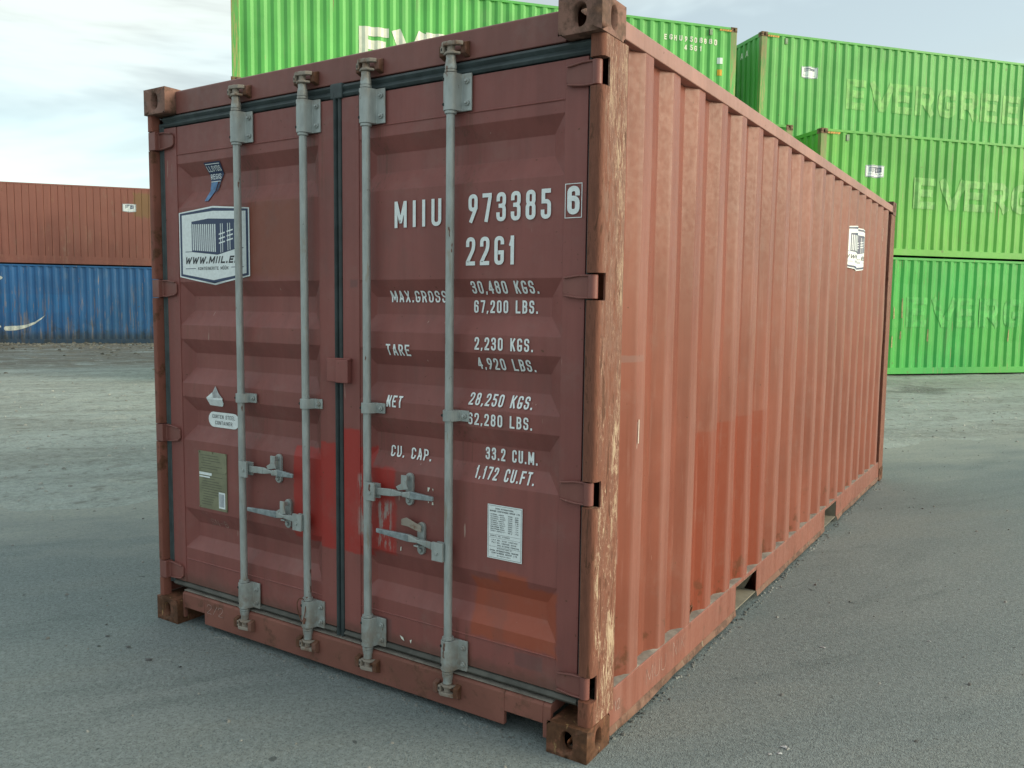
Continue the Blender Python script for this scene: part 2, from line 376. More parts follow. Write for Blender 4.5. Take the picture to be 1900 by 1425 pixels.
# ------------------------------------------------------------------ stroke lettering
G = {'0': [[(0,0,1),(0,1,1),(1,1,1),(1,0,1),'c']], '1': [[(.55,0),(.55,1)],[(.06,.74),(.5,.93)]],
 '2': [[(0,.76),(0,1,1),(1,1,1),(1,.6,1),(0,.06),(0,0),(1,0)]],
 '3': [[(0,.8),(0,1,1),(1,1,1),(1,.54,1),(.35,.54)],[(.35,.54),(1,.54,1),(1,0,1),(0,0,1),(0,.2)]],
 '4': [[(.75,0),(.75,1),(.68,1),(0,.34),(0,.28),(1,.28)]], '5': [[(.95,1),(.08,1),(.08,.6),(1,.6,1),(1,0,1),(0,0,1),(0,.2)]],
 '6': [[(1,.8),(1,1,1),(0,1,1),(0,0,1),(1,0,1),(1,.58,1),(0,.58)]], '7': [[(0,1),(1,1),(1,.92),(.4,0)]],
 '8': [[(.03,.54,1),(.03,1,1),(.97,1,1),(.97,.54,1),'c'],[(0,0,1),(0,.54,1),(1,.54,1),(1,0,1),'c']],
 '9': [[(1,.55),(1,1,1),(0,1,1),(0,.46,1),(1,.46,1),(1,.6)],[(1,.62),(.98,.5),(.2,0)]],
 'A': [[(0,0),(.42,1),(.58,1),(1,0)],[(.17,.27),(.83,.27)]],
 'B': [[(0,0),(0,1),(.95,1,1),(.95,.53,1),(0,.53)],[(0,.53),(1,.53,1),(1,0,1),(0,0)]],
 'C': [[(1,.78),(1,1,1),(0,1,1),(0,0,1),(1,0,1),(1,.22)]], 'D': [[(0,0),(0,1),(1,1,1),(1,0,1),'c']],
 'E': [[(1,1),(0,1),(0,0),(1,0)],[(0,.52),(.85,.52)]], 'F': [[(1,1),(0,1),(0,0)],[(0,.52),(.85,.52)]],
 'G': [[(1,.82),(1,1,1),(0,1,1),(0,0,1),(1,0,1),(1,.42),(.62,.42)]], 'H': [[(0,0),(0,1)],[(1,0),(1,1)],[(0,.52),(1,.52)]],
 'I': [[(.5,0),(.5,1)]], 'K': [[(0,0),(0,1)],[(1,1),(0,.38)],[(.35,.6),(1,0)]], 'L': [[(0,1),(0,0),(1,0)]],
 'M': [[(0,0),(0,1),(.05,1),(.48,.2),(.52,.2),(.95,1),(1,1),(1,0)]], 'N': [[(0,0),(0,1),(.06,1),(.94,0),(1,0),(1,1)]],
 'P': [[(0,0),(0,1),(1,1,1),(1,.45,1),(0,.45)]], 'R': [[(0,0),(0,1),(1,1,1),(1,.47,1),(0,.47)],[(.5,.47),(1,0)]],
 'S': [[(1,.78),(1,1,1),(0,1,1),(0,.54,1),(1,.5,1),(1,0,1),(0,0,1),(0,.22)]], 'T': [[(0,1),(1,1)],[(.5,1),(.5,0)]],
 'U': [[(0,1),(0,0,1),(1,0,1),(1,1)]], 'V': [[(0,1),(.45,0),(.55,0),(1,1)]], 'W': [[(0,1),(.22,0),(.27,0),(.48,.85),(.52,.85),(.73,0),(.78,0),(1,1)]],
 'X': [[(0,0),(1,1)],[(0,1),(1,0)]], 'Y': [[(0,1),(.5,.45),(1,1)],[(.5,.45),(.5,0)]], 'Z': [[(0,1),(1,1),(0,0),(1,0)]],
 '-': [[(.1,.5),(.9,.5)]], '/': [[(0,0),(1,1)]]}
G['O'] = G['0']; G['Ü'] = G['U']
def gw(ch): return {'M': 1.3, 'W': 1.45, 'I': .36, '1': .62, '.': .34, ',': .34, ' ': .75, ':': .3}.get(ch, 1)
def rounded(pts, closed, w):
    n = len(pts); out = []
    for i, p in enumerate(pts):
        if len(p) < 3 or (not closed and i in (0, n-1)): out.append((p[0], p[1])); continue
        a, b = pts[i-1], pts[(i+1) % n]
        P, A, B = Vector(p[:2]), Vector(a[:2]), Vector(b[:2])
        da = (A-P).length*(.5 if len(a) > 2 else .95); db = (B-P).length*(.5 if len(b) > 2 else .95)
        r = min(da, db, w*.55*p[2])
        s0, s1 = P+(A-P).normalized()*r, P+(B-P).normalized()*r
        for k in range(6):
            t_ = k/5; q = s0*(1-t_)**2 + P*2*t_*(1-t_)*.97 + s1*t_**2 + (s0+s1)*.5*.03*2*t_*(1-t_)
            out.append((q.x, q.y))
    res = [out[0]]
    for p in out[1:]:
        if math.hypot(p[0]-res[-1][0], p[1]-res[-1][1]) > 1e-5: res.append(p)
    if closed and math.hypot(res[0][0]-res[-1][0], res[0][1]-res[-1][1]) < 1e-5: res.pop()
    return res
def ribbon(pts, t, closed):
    n = len(pts); P = [Vector(p) for p in pts]; Lf, Rt = [], []
    if not closed:
        P[0] = P[0] + (P[0]-P[1]).normalized()*(t*.48); P[-1] = P[-1] + (P[-1]-P[-2]).normalized()*(t*.48)
    for i in range(n):
        ds = []
        if closed or i > 0: ds.append((P[i]-P[i-1]).normalized())
        if closed or i < n-1: ds.append((P[(i+1) % n]-P[i]).normalized())
        d = sum(ds, Vector((0, 0)))
        d = d.normalized() if d.length > 1e-4 else ds[0]
        nn = Vector((-d.y, d.x)); k = max(.45, nn.dot(Vector((-ds[0].y, ds[0].x))))
        Lf.append(P[i]+nn*(t/2/k)); Rt.append(P[i]-nn*(t/2/k))
    return [[Lf[i], Rt[i], Rt[(i+1) % n], Lf[(i+1) % n]] for i in range(n if closed else n-1)]
def text(s, x0, x1, z0, z1, t=.17, gap=.4, shear=0, layer=0, mat=0):
    """polygons of a word fitted to the rectangle; t = stroke / height"""
    h = z1-z0; T_ = t*h
    tot = sum(gw(c) for c in s) + gap*(len(s)-1); u = (x1-x0)/tot; x = x0; out = []
    for ci, c in enumerate(s):
        gwid = gw(c)*u; lay = layer
        if c in '.,:':
            q = [(x, z0), (x+min(gwid, T_*1.15), z0), (x+min(gwid, T_*1.15), z0+T_*1.15), (x, z0+T_*1.15)]
            if c == ',': q[0] = (x-.2*T_, z0-.5*T_); q[1] = (x+.5*T_, z0-.5*T_)
            out.append((q, lay, mat))
        elif c in G:
            tt = min(T_, gwid*.42) if c not in 'I1' else T_
            for path in G[c]:
                closed = path[-1] == 'c'; pp = path[:-1] if closed else path
                mp_ = [(x+tt/2+p[0]*max(gwid-tt, 0), z0+tt/2+p[1]*(h-tt)) + tuple(p[2:]) for p in pp]
                for q in ribbon(rounded(mp_, closed, max(gwid-tt, .1*h)), tt, closed): out.append((q, lay, mat)); lay += .00003
            if c == 'Ü':
                for dx in (.15, .55): out.append(([(x+dx*gwid, z1+T_*.4), (x+(dx+.3)*gwid, z1+T_*.4), (x+(dx+.3)*gwid, z1+T_*1.5), (x+dx*gwid, z1+T_*1.5)], lay, mat))
        x += (gw(c)+gap)*u
    if shear: out = [([(p[0]+(p[1]-z0)*shear, p[1]) for p in q], l, mi) for q, l, mi in out]
    return out
def rectp(a0, a1, b0, b1, layer=0, mat=0): return ([(a0, b0), (a1, b0), (a1, b1), (a0, b1)], layer, mat)
def clip(poly, ax, val, keep_low):
    out = []; n = len(poly)
    for i in range(n):
        a, b = poly[i], poly[(i+1) % n]
        ina = (a[ax] <= val) == keep_low; inb = (b[ax] <= val) == keep_low
        if ina: out.append(a)
        if ina != inb:
            k = (val-a[ax])/(b[ax]-a[ax]); out.append((a[0]+(b[0]-a[0])*k, a[1]+(b[1]-a[1])*k))
    return out
def art(name, polys, ax, brk, fn, mats, parent, base=.0012, **props):
    """lay flat print on a folded sheet: cut every polygon at the folds, then place it with fn(u, v, lift)"""
    mb = MB()
    for q, lay, mi in polys:
        q = [(p[0], p[1]) for p in q]; mb.cur = mi
        lo, hi = min(p[ax] for p in q), max(p[ax] for p in q)
        cuts = [b for b in brk if lo < b < hi]; rest = q; pieces = []
        for b in cuts:
            a_ = clip(rest, ax, b, True); rest = clip(rest, ax, b, False)
            if len(a_) > 2: pieces.append(a_)
        pieces.append(rest)
        for pc in pieces:
            if len(pc) > 2: mb.add([fn(p[0], p[1], base+lay) for p in pc], [tuple(range(len(pc)))])
    return mb.build(name, mats, parent, **props)

def letters(s, x0, x1, z0, z1, t, gap, ax, brk, fn, mat, parent, base, rng=None):
    """every character its own piece, placed as text() would place the whole word"""
    tot = sum(gw(c) for c in s) + gap*(len(s)-1); u = (x1-x0)/tot; x = x0
    for i, c in enumerate(s):
        if c not in ' .,' :
            wd_ = gw(c); q = text(c, x, x+wd_*u, z0, z1, t)
            if i+1 < len(s) and s[i+1] in '.,':
                xx = x+(wd_+gap)*u; q += text(s[i+1], xx, xx+gw('.')*u, z0, z1, t)
            art('digit' if c.isdigit() else 'letter', q, ax, brk, fn, [mat], parent, base)
        x += (gw(c)+gap)*u

def logo(x0, x1, zs0, zs1, rise, drop, detail=True):
    """the six-sided sticker with a container drawing; materials 0 white, 1 navy, 2 black"""
    wd = x1-x0; hh = zs1-zs0; cx = (x0+x1)/2
    def hexa(i, lay, mat):
        a, b = x0+i, x1-i
        return ([(a, zs0+i*.6), (cx, zs0-drop+i), (b, zs0+i*.6), (b, zs1-i*.6), (cx, zs1+rise-i), (a, zs1-i*.6)], lay, mat)
    X = lambda u: x0+u*wd
    Z = lambda v: zs0-drop*.2+v*(hh+drop*.2)
    l3, l4 = .0014, .0019
    P = [hexa(0, 0, 0), hexa(wd*.016, .0004, 1), hexa(wd*.045, .0008, 0)]
    P += [([(X(.19), Z(.40)), (X(.56), Z(.345)), (X(.56), Z(.82)), (X(.19), Z(.855))], l3, 1),
          ([(X(.56), Z(.345)), (X(.84), Z(.43)), (X(.84), Z(.85)), (X(.56), Z(.82))], l3, 1),
          ([(X(.19), Z(.855)), (X(.56), Z(.82)), (X(.84), Z(.85)), (X(.44), Z(.885))], l3, 1)]
    for i in range(12):
        a = .205+i*.0288
        P.append(([(X(a), Z(.425-.04*i/12)), (X(a+.0155), Z(.424-.04*i/12)), (X(a+.0155), Z(.815-.02*i/12)), (X(a), Z(.815-.02*i/12))], l4, 0))
    for a in (.605, .632, .705, .735, .80):
        P.append(rectp(X(a), X(a+.008), Z(.36+(a-.56)*.3), Z(.80), l4, 0))
    for a, dz in ((.585, 0), (.695, .035)):
        for k in range(3):
            zz = .645-.065*k+dz
            P.append(([(X(a), Z(zz-.012)), (X(a+.085), Z(zz+.012)), (X(a+.085), Z(zz+.032)), (X(a), Z(zz+.008))], l4+.0002, 0))
    if detail:
        for a, b, z in ((.09, .19, .40), (.84, .92, .43), (.09, .24, .145), (.75, .92, .155)):
            P.append(rectp(X(a), X(b), Z(z), Z(z+.009), l3, 1))
        P += text('WWW.MIIL.EE', X(.08), X(.85), Z(.220), Z(.325), .24, .26, .36, l3, 2)
        P += text('KONTEINERITE MÜÜK', X(.275), X(.71), Z(.125), Z(.172), .16, .3, 0, l3, 2)
    else:
        P += text('WWW.MIIL.EE', X(.12), X(.87), Z(.20), Z(.29), .2, .28, .25, l3, 2)
    return P

# ================================================================== ground
EP = Vector((-2.7, .54)); ED = Vector((math.cos(R(55.8)), math.sin(R(55.8)))); EN = Vector((-ED.y, ED.x))
def sm(x, a, b): t = min(1, max(0, (x-a)/(b-a))); return t*t*(3-2*t)
def gz(s, e):
    z = -.030 + .042*sm(e, -.7, .8) + .045*sm(e, 5, 9) + .03*sm(e, 15, 24)
    z += .016*mn.noise(Vector((s*.8, e*1.3, 0)))*sm(e, -1.2, .4)
    z += .010*mn.noise(Vector((s*2.6, e*4.0, 3)))*sm(e, -1, 1)
    z += .022*mn.noise(Vector((s*.5, e*2.2, 7)))*sm(e, 1.5, 4)
    if e > 14: z += .05*abs(mn.noise(Vector((s*1.1, e*1.6, 11))))*sm(e, 18, 25)
    return z
def axis(segs):
    out = []
    for a, b, d in segs:
        n = max(1, round((b-a)/d)); out += [a+(b-a)*i/n for i in range(n)]
    return out+[segs[-1][1]]
SS = axis([(-60, -14, 2), (-14, -4, .3), (-4, 16, .13), (16, 34, .35), (34, 80, 2)])
EE = axis([(-1.6, 2, .09), (2, 9, .14), (9, 30, .3), (30, 44, 1)])
mb = MB(); ns, ne = len(SS), len(EE)
mb.v = []
for s_ in SS:
    for e_ in EE:
        p = EP + ED*s_ + EN*e_; mb.v.append((p.x, p.y, gz(s_, e_)))
mb.f = [(i*ne+j, (i+1)*ne+j, (i+1)*ne+j+1, i*ne+j+1) for i in range(ns-1) for j in range(ne-1)]
mb.mi = [0]*len(mb.f)
mb.add([(-900, -900, -.09), (900, -900, -.09), (900, 900, -.09), (-900, 900, -.09)], [(0, 1, 2, 3)])

def ground_mat():
    t = T('pale_dirt'); k = T.sc
    # along / across the yard edge
    rot = t.nt.nodes.new('ShaderNodeMapping'); rot.inputs['Rotation'].default_value = (0, 0, -R(55.8)); t.put(rot.inputs[0], t.pos)
    v = Sk(t, rot.outputs[0])
    a = t.noise(t.sc(v, (.22, 1.1, 1)), 1, 6, .62, .4)
    b = t.noise(t.sc(v, (1.3, 2.4, 1)), 1, 8, .68, .5)
    g = t.noise(t.pos, 26, 5, .7); gg = t.noise(t.pos, 90, 2, .6)
    c = t.mix(t.ramp(a, .34, .66), (.305, .335, .312), (.40, .452, .428))
    c = t.mix(t.ramp(b, .52, .68)*.38, c, (.235, .235, .205))
    c = t.mix(t.ramp(b, .46, .34)*.5, c, (.46, .48, .43))
    c = t.tint(g, .78, 1.18, c)
    c = t.mix(t.ramp(gg, .62, .70)*.5, c, (.12, .12, .11))
    e = t.sep(v)[1] - (-.0)
    # dark brown churned strip before the left stack; e measured along the yard normal
    e0 = -math.sin(R(55.8))*EP.x + math.cos(R(55.8))*EP.y
    strip = t.ramp(e, e0+14.0, e0+16.5)
    strip = t.mn(strip*t.ramp(t.noise(t.sc(v, (.25, .5, 1)), 1, 4, .6), .30, .52, .35, 1), 1)
    x = t.sep(t.pos)[0]
    strip = strip*t.ramp(x, -8, -14)
    c = t.mix(strip*t.ramp(t.noise(t.sc(v, (.9, 1.8, 1)), 1, 6, .7), .34, .52)*.9, c, (.185, .170, .140))
    c = t.mix(strip*t.ramp(t.noise(t.pos, 1.9, 5, .6), .56, .66)*.6, c, (.30, .24, .15))
    c = t.mix(strip*t.ramp(t.noise(t.pos, 3.5, 4, .7), .62, .66)*.7, c, (.5, .5, .47))
    # broken dark patch in front of the green stack
    y = t.sep(t.pos)[1]
    pt = t.rect(x, y, 1.1, 2.0, 15.5, 17.2, .25, t.noise(t.pos, 3, 4), 1.2)
    c = t.mix(pt*t.ramp(g, .4, .55)*.8, c, (.10, .10, .095))
    k5 = t.noise(t.pos, 6.5, 6, .72)
    c = t.mix(t.ramp(k5, .55, .64)*.65, c, (.165, .165, .145))
    k2 = t.noise(t.sc(v, (1.6, 2.6, 1), (3, 3, 0)), 1, 9, .74, .3)
    c = t.mix(t.ramp(k2, .55, .62)*.45, c, (.19, .185, .16))
    c = t.mix(t.ramp(k5, .44, .34)*.35, c, (.50, .53, .49))
    h = b*.55 + g*.3 + gg*.15 + k5*.6
    return t.out(c, .92, 0, h, .8, .06, .2)
gr = mb.build('ground', ground_mat(), None, smooth=True, kind='structure')

def asphalt_mat():
    t = T('worn_asphalt')
    rot = t.nt.nodes.new('ShaderNodeMapping'); rot.inputs['Rotation'].default_value = (0, 0, -R(55.8)); t.put(rot.inputs[0], t.pos)
    v = Sk(t, rot.outputs[0])
    big = t.noise(t.sc(v, (.35, 1.0, 1)), 1, 5, .6, .5)
    tr = t.noise(t.sc(v, (.30, 1.7, 1)), 1, 5, .62, 1.2)
    d, cl = t.vor(t.pos, 115); d2, cl2 = t.vor(t.pos, 210)
    cv = t.sep(cl)[0]; cv2 = t.sep(cl2)[1]
    c = t.mix(t.ramp(big, .35, .65), (.182, .220, .224), (.216, .252, .252))
    c = t.mix(t.ramp(tr, .50, .68)*.45, c, (.225, .250, .238))
    c = t.mix(t.ramp(tr, .46, .34)*.35, c, (.11, .142, .146))
    st = t.noise(t.pos, 48, 3, .6)
    c = t.mix(t.ramp(cv, .55, 1.0)*.35, c, (.28, .335, .335))
    c = t.mix(t.ramp(cv2, .35, .0)*.55, c, (.06, .078, .082))
    c = t.tint(st, .88, 1.12, c)
    c = t.mix(t.ramp(t.noise(t.pos, 13, 2, .4), .74, .77)*.7, c, (.05, .06, .06))
    c = t.mix(t.ramp(t.noise(t.pos, 5.5, 5, .75), .68, .74)*.5, c, (.085, .095, .095))
    # dirt carried on to it from the yard edge
    e0 = -math.sin(R(55.8))*EP.x + math.cos(R(55.8))*EP.y
    e = t.sep(v)[1] - e0
    f = t.noise(t.sc(v, (.6, 1.4, 1)), 1, 6, .68)
    dm = t.ramp(e + (f-.5)*4.2, -1.7, .5)
    c = t.mix(dm*t.ramp(t.noise(t.pos, 30, 4, .7), .3, .6, .45, 1), c, (.33, .35, .315))
    h = t.ramp(d, 0, .55, 1, 0)*.6 + st*.5 + t.ramp(d2, 0, .6, .4, 0)
    return t.out(c, .88, 0, h, .5, .008, .25)
mb = MB()
q = [EP + ED*a + EN*b for a, b in ((-160, -160), (160, -160), (160, 1.3), (-160, 1.3))]
mb.add([(p.x, p.y, 0) for p in q], [(0, 1, 2, 3)])
mb.build('asphalt_yard', asphalt_mat(), None, kind='structure')

def stones(name, mat, spots):
    mb = MB()
    for x, y, z, r in spots:
        a = random.random()*6.28; k = [r*random.uniform(.55, 1.2) for _ in range(6)]
        ring = [(x+k[i]*math.cos(a+i*math.pi/3), y+k[i]*math.sin(a+i*math.pi/3), z+r*random.uniform(.05, .3)) for i in range(6)]
        top = [(x+k[i]*.55*math.cos(a+i*math.pi/3+.3), y+k[i]*.55*math.sin(a+i*math.pi/3+.3), z+r*random.uniform(.55, .85)) for i in range(6)]
        bot = [(p[0], p[1], z-r*.3) for p in ring]
        mb.add(bot+ring+top, [(i, (i+1) % 6, 6+(i+1) % 6, 6+i) for i in range(6)]+[(6+i, 6+(i+1) % 6, 12+(i+1) % 6, 12+i) for i in range(6)]+[(12, 13, 14, 15, 16, 17)])
    return mb.build(name, mat, None, kind='stuff')
def onyard(x, y): v_ = Vector((x, y))-EP; return v_.dot(ED), v_.dot(EN)
sp = []
while len(sp) < 750:
    x, y = random.uniform(-3.5, 8), random.uniform(-2, 9)
    s_, e_ = onyard(x, y)
    if e_ > -.3 or (-.05 < x < 2.5 and -.02 < y < 6.1): continue
    sp.append((x, y, 0, random.choice((.004, .005, .006, .008, .011))))
for _ in range(420):
    sp.append((2.436+abs(random.gauss(0, .022)), random.uniform(.2, 6), 0, random.choice((.003, .004, .006, .009))))
for _ in range(200):
    sp.append((random.uniform(.2, 2.2), .03-abs(random.gauss(0, .02)), 0, random.choice((.003, .004, .006))))
stones('loose_gravel', plain('loose_gravel_stone', (.20, .21, .20), .85, .55, 3), sp)
sp = []
while len(sp) < 2600:
    s_, e_ = random.uniform(-12, 26), random.expovariate(.16)-.3
    if e_ > 26: continue
    p = EP+ED*s_+EN*e_
    if -.05 < p.x < 2.5 and -.02 < p.y < 6.1: continue
    sp.append((p.x, p.y, max(0 if e_ < 1.3 else -1, gz(s_, e_)), random.choice((.006, .008, .010, .014, .02))*(1+e_*.02)))
mb = MB()
for x, y, r_ in ((2.983, .508, .016), (2.978, .455, .012), (2.95, .43, .010), (2.89, 1.529, .012), (3.3, 1.9, .008)):
    n = 7; ph = random.random()*6
    mb.add([(x+r_*(1+.4*math.sin(2*i+ph))*math.cos(i*6.283/n), y+.6*r_*(1+.4*math.cos(3*i+ph))*math.sin(i*6.283/n), .003) for i in range(n)]+[(x, y, .007)], [(i, (i+1) % n, n) for i in range(n)])
mb.build('white_flecks', M['peel'], None, kind='stuff')
stones('yard_stones', plain('yard_stone', (.34, .35, .32), .9, .6, 1.5), sp)
sp = []
for _ in range(1700):
    p = Vector((-26.3, 14.6)) + Vector((math.cos(R(49.5)), math.sin(R(49.5))))*random.uniform(-6, 8) + Vector((.76, -.65))*random.expovariate(.55)
    s_, e_ = onyard(p.x, p.y)
    sp.append((p.x, p.y, gz(s_, e_)-.01, random.choice((.02, .025, .03, .04, .05, .075))))
stones('rubble', plain('rubble_clod', (.20, .185, .15), .95, .6, 1.2), sp)
mb = MB()
for x, y, r in ((.02, -.28, .013), (.22, -.30, .015), (.42, -.33, .019), (.10, -.37, .010), (.60, -.30, .009), (-.12, -.2, .009)):
    n = 11; ph = random.random()*6
    mb.add([(x+r*(1+.3*math.sin(3*i+ph))*math.cos(i*6.283/n), y+.7*r*(1+.3*math.cos(2*i+ph))*math.sin(i*6.283/n), .003) for i in range(n)]+[(x, y, .005)], [(i, (i+1) % n, n) for i in range(n)])
mb.build('oil_drips', plain('oil_black', (.012, .013, .014), .35), None, kind='stuff')

# ================================================================== near container
W_, H_, L_ = 2.438, 2.591, 6.058
box = empty('shipping_container', (0, 0, 0), 0, 'near red brown container with closed locking bar doors and white numbers on the asphalt', 'shipping container')

def holed_face(mb, c, ux, uz, hx, hz, ow, oh, nrm, depth=.03):
    """rectangle (half sizes hx,hz) with an oval opening and a short inner wall"""
    c, ux, uz, nrm = Vector(c), Vector(ux), Vector(uz), Vector(nrm)
    angs = sorted(set([round(2*math.pi*i/20, 5) for i in range(20)]+[round(a % (2*math.pi), 5) for a in
           (math.atan2(hz, hx), math.pi-math.atan2(hz, hx), math.pi+math.atan2(hz, hx), -math.atan2(hz, hx))]))
    r = min(ow, oh); n = len(angs)
    O_, I_, D_ = [], [], []
    for a in angs:
        ct, st = math.cos(a), math.sin(a)
        k = min(hx/abs(ct) if abs(ct) > 1e-6 else 1e9, hz/abs(st) if abs(st) > 1e-6 else 1e9)
        O_.append(c+ux*(k*ct)+uz*(k*st))
        ix = r*ct + math.copysign(max(ow-r, 0), ct)*min(1, abs(ct)*2.5); iz = r*st + math.copysign(max(oh-r, 0), st)*min(1, abs(st)*2.5)
        I_.append(c+ux*ix+uz*iz); D_.append(c+ux*ix*.92+uz*iz*.92-nrm*depth)
    fs = []
    for i in range(n):
        j = (i+1) % n
        fs += [(i, j, n+j, n+i), (n+i, n+j, 2*n+j, 2*n+i)]
    mb.add(O_+I_+D_, fs)
def casting(x0, y0, z0, fx, fy, fz, mat, parent, sx=.162, sy=.178, szz=.118):
    """corner casting; fx, fy, fz = outward signs. Holes on the three outward faces."""
    mb = MB(); x1, y1, z1 = x0+sx, y0+sy, z0+szz; cx, cy, cz = (x0+x1)/2, (y0+y1)/2, (z0+z1)/2
    X_, Y_, Z_ = Vector((1, 0, 0)), Vector((0, 1, 0)), Vector((0, 0, 1))
    holed_face(mb, (x1 if fx > 0 else x0, cy, cz), Y_, Z_, sy/2, szz/2, .026, .040, X_*fx)
    holed_face(mb, (cx, y1 if fy > 0 else y0, cz), X_, Z_, sx/2, szz/2, .026, .040, Y_*fy)
    holed_face(mb, (cx, cy, z1 if fz > 0 else z0), X_, Y_, sx/2, sy/2, .032, .056, Z_*fz)
    xi, yi, zi = (x0 if fx > 0 else x1), (y0 if fy > 0 else y1), (z0 if fz > 0 else z1)
    mb.add([(xi, y0, z0), (xi, y1, z0), (xi, y1, z1), (xi, y0, z1)], [(0, 1, 2, 3)])
    mb.add([(x0, yi, z0), (x1, yi, z0), (x1, yi, z1), (x0, yi, z1)], [(0, 1, 2, 3)])
    mb.add([(x0, y0, zi), (x1, y0, zi), (x1, y1, zi), (x0, y1, zi)], [(0, 1, 2, 3)])
    o = mb.build('corner_casting', mat, parent)
    import bmesh
    bm = bmesh.new(); bm.from_mesh(o.data); bmesh.ops.remove_doubles(bm, verts=bm.verts, dist=1e-4)
    bmesh.ops.recalc_face_normals(bm, faces=bm.faces)
    lay = bm.edges.layers.float.new('bevel_weight_edge')
    on = lambda v: [abs(v.co.x-x0) < 1e-4, abs(v.co.x-x1) < 1e-4, abs(v.co.y-y0) < 1e-4, abs(v.co.y-y1) < 1e-4, abs(v.co.z-z0) < 1e-4, abs(v.co.z-z1) < 1e-4]
    for e in bm.edges:
        if sum(a and b_ for a, b_ in zip(on(e.verts[0]), on(e.verts[1]))) >= 2: e[lay] = 1
    bm.to_mesh(o.data); bm.free()
    b = o.modifiers.new('bevel', 'BEVEL'); b.width = .016; b.segments = 3; b.use_clamp_overlap = False; b.limit_method = 'WEIGHT'
    for p in o.data.polygons: p.use_smooth = True
    try: o.data.set_sharp_from_angle(angle=R(50))
    except Exception: pass
    o.modifiers.new('wn', 'WEIGHTED_NORMAL')
    return o
for fx, x0 in ((-1, 0), (1, W_-.162)):
    for fy, y0 in ((-1, 0), (1, L_-.178)):
        for fz, z0 in ((-1, 0), (1, H_-.118)):
            casting(x0, y0, z0, fx, fy, fz, M['castlow'] if fz < 0 else M['cast'], box)

# --- posts with hinge slots
HZ = [2.354, 1.653, .944, .252]
def mir(poly, left): return [(W_-p[0], p[1]) for p in poly] if left else poly
for left in (False, True):
    plate = [(2.4355, .0705), (2.4355, .205), (2.433, .214), (2.426, .221), (2.416, .223), (2.36, .223), (2.36, .212), (2.429, .212), (2.429, .0705)]
    front = [(2.4355, .0704), (2.4355, .046), (2.4335, .038), (2.429, .031), (2.422, .0265), (2.390, .0265), (2.385, .029), (2.382, .036), (2.382, .0704)]
    if left:      # this one is knocked outwards and forwards a little
        front = [(p[0]+.010+(.012 if p[0] < 2.40 else 0), p[1]-.012) for p in front]; plate = [(p[0]+.010, p[1]-.012 if p[1] < .1 else p[1]) for p in plate]
    mb = MB(); mb.prism(mir(plate, left), 2, .118, H_-.118); z = .118
    for h in sorted(HZ):
        mb.prism(mir(front, left), 2, z, h-.046); z = h+.046
    mb.prism(mir(front, left), 2, z, H_-.118)
    mb.build('corner_post', M['post'] if not left else M['leftpost'], box, smooth=True)
    mb = MB()
    xa, xb = (2.325, 2.435) if not left else (.003, .113)
    mb.box(xa, xb, L_-.22, L_-.006, .118, H_-.118)
    mb.build('corner_post', M['post'], box, bevel=.006)

# --- header and sill
mb = MB(); mb.prism([(.058, 2.474), (.058, 2.575), (.066, 2.582), (.17, 2.582), (.17, 2.474)], 0, .163, W_-.163)
mb.box(.10, W_-.10, .09, .16, 2.41, 2.4735)
hd = mb.build('door_header', M['frame'], box, bevel=.004)
mb = MB()
def sillsec(zb): return [(.030, zb), (.030, .150), (.036, .157), (.072, .164), (.14, .164), (.14, .12), (.05, .12), (.05, zb)]
for a, b, zb in ((.163, .178, .03), (.178, .331, .082), (.331, 2.075, .028), (2.075, 2.242, .082), (2.242, 2.275, .03)):
    mb.prism(sillsec(zb), 0, a, b)
mb.build('door_sill', M['sill'], box, bevel=.003)
mb = MB(); mb.box(.165, 2.273, .040, .066, .1625, .1662)
mb.build('sill_dust', M['dust'], box, kind='stuff')

# --- rails
for left in (False, True):
    f = lambda a: W_-a if left else a
    mb = MB(); mb.prism([(f(2.435), 2.490), (f(2.435), 2.551), (f(2.375), 2.551), (f(2.375), 2.490)], 1, .180, L_-.180)
    mb.build('top_side_rail', M['rail'] if not left else M['frame'], box, bevel=.004)
    mb = MB()
    for a, b in ((.180, 1.648), (2.008, 3.650), (4.036, L_-.180)):
        mb.prism([(f(2.430), .046), (f(2.430), .186), (f(2.424), .190), (f(2.38), .190), (f(2.38), .184), (f(2.424), .184), (f(2.424), .052), (f(2.36), .052), (f(2.36), .046)], 1, a, b)
    for a, b in ((1.648, 2.008), (3.650, 4.036)):
        mb.prism([(f(2.430), .168), (f(2.430), .186), (f(2.424), .190), (f(2.38), .190), (f(2.38), .168)], 1, a, b)
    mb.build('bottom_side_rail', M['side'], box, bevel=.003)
for a, b in ((1.648, 2.008), (3.650, 4.036)):
    mb = MB()
    mb.box(.012, W_-.012, a-.004, a, .046, .1675); mb.box(.012, W_-.012, b, b+.004, .046, .1675)
    mb.box(.012, W_-.012, a, b, .1640, .1675); mb.box(.012, W_-.012, a, b, .042, .046)
    mb.build('forklift_pocket', M['tan'], box)
mb = MB(); mb.box(.09, W_-.09, .16, L_-.1, .169, .185)
mb.build('floor_panel', M['dark'], box)

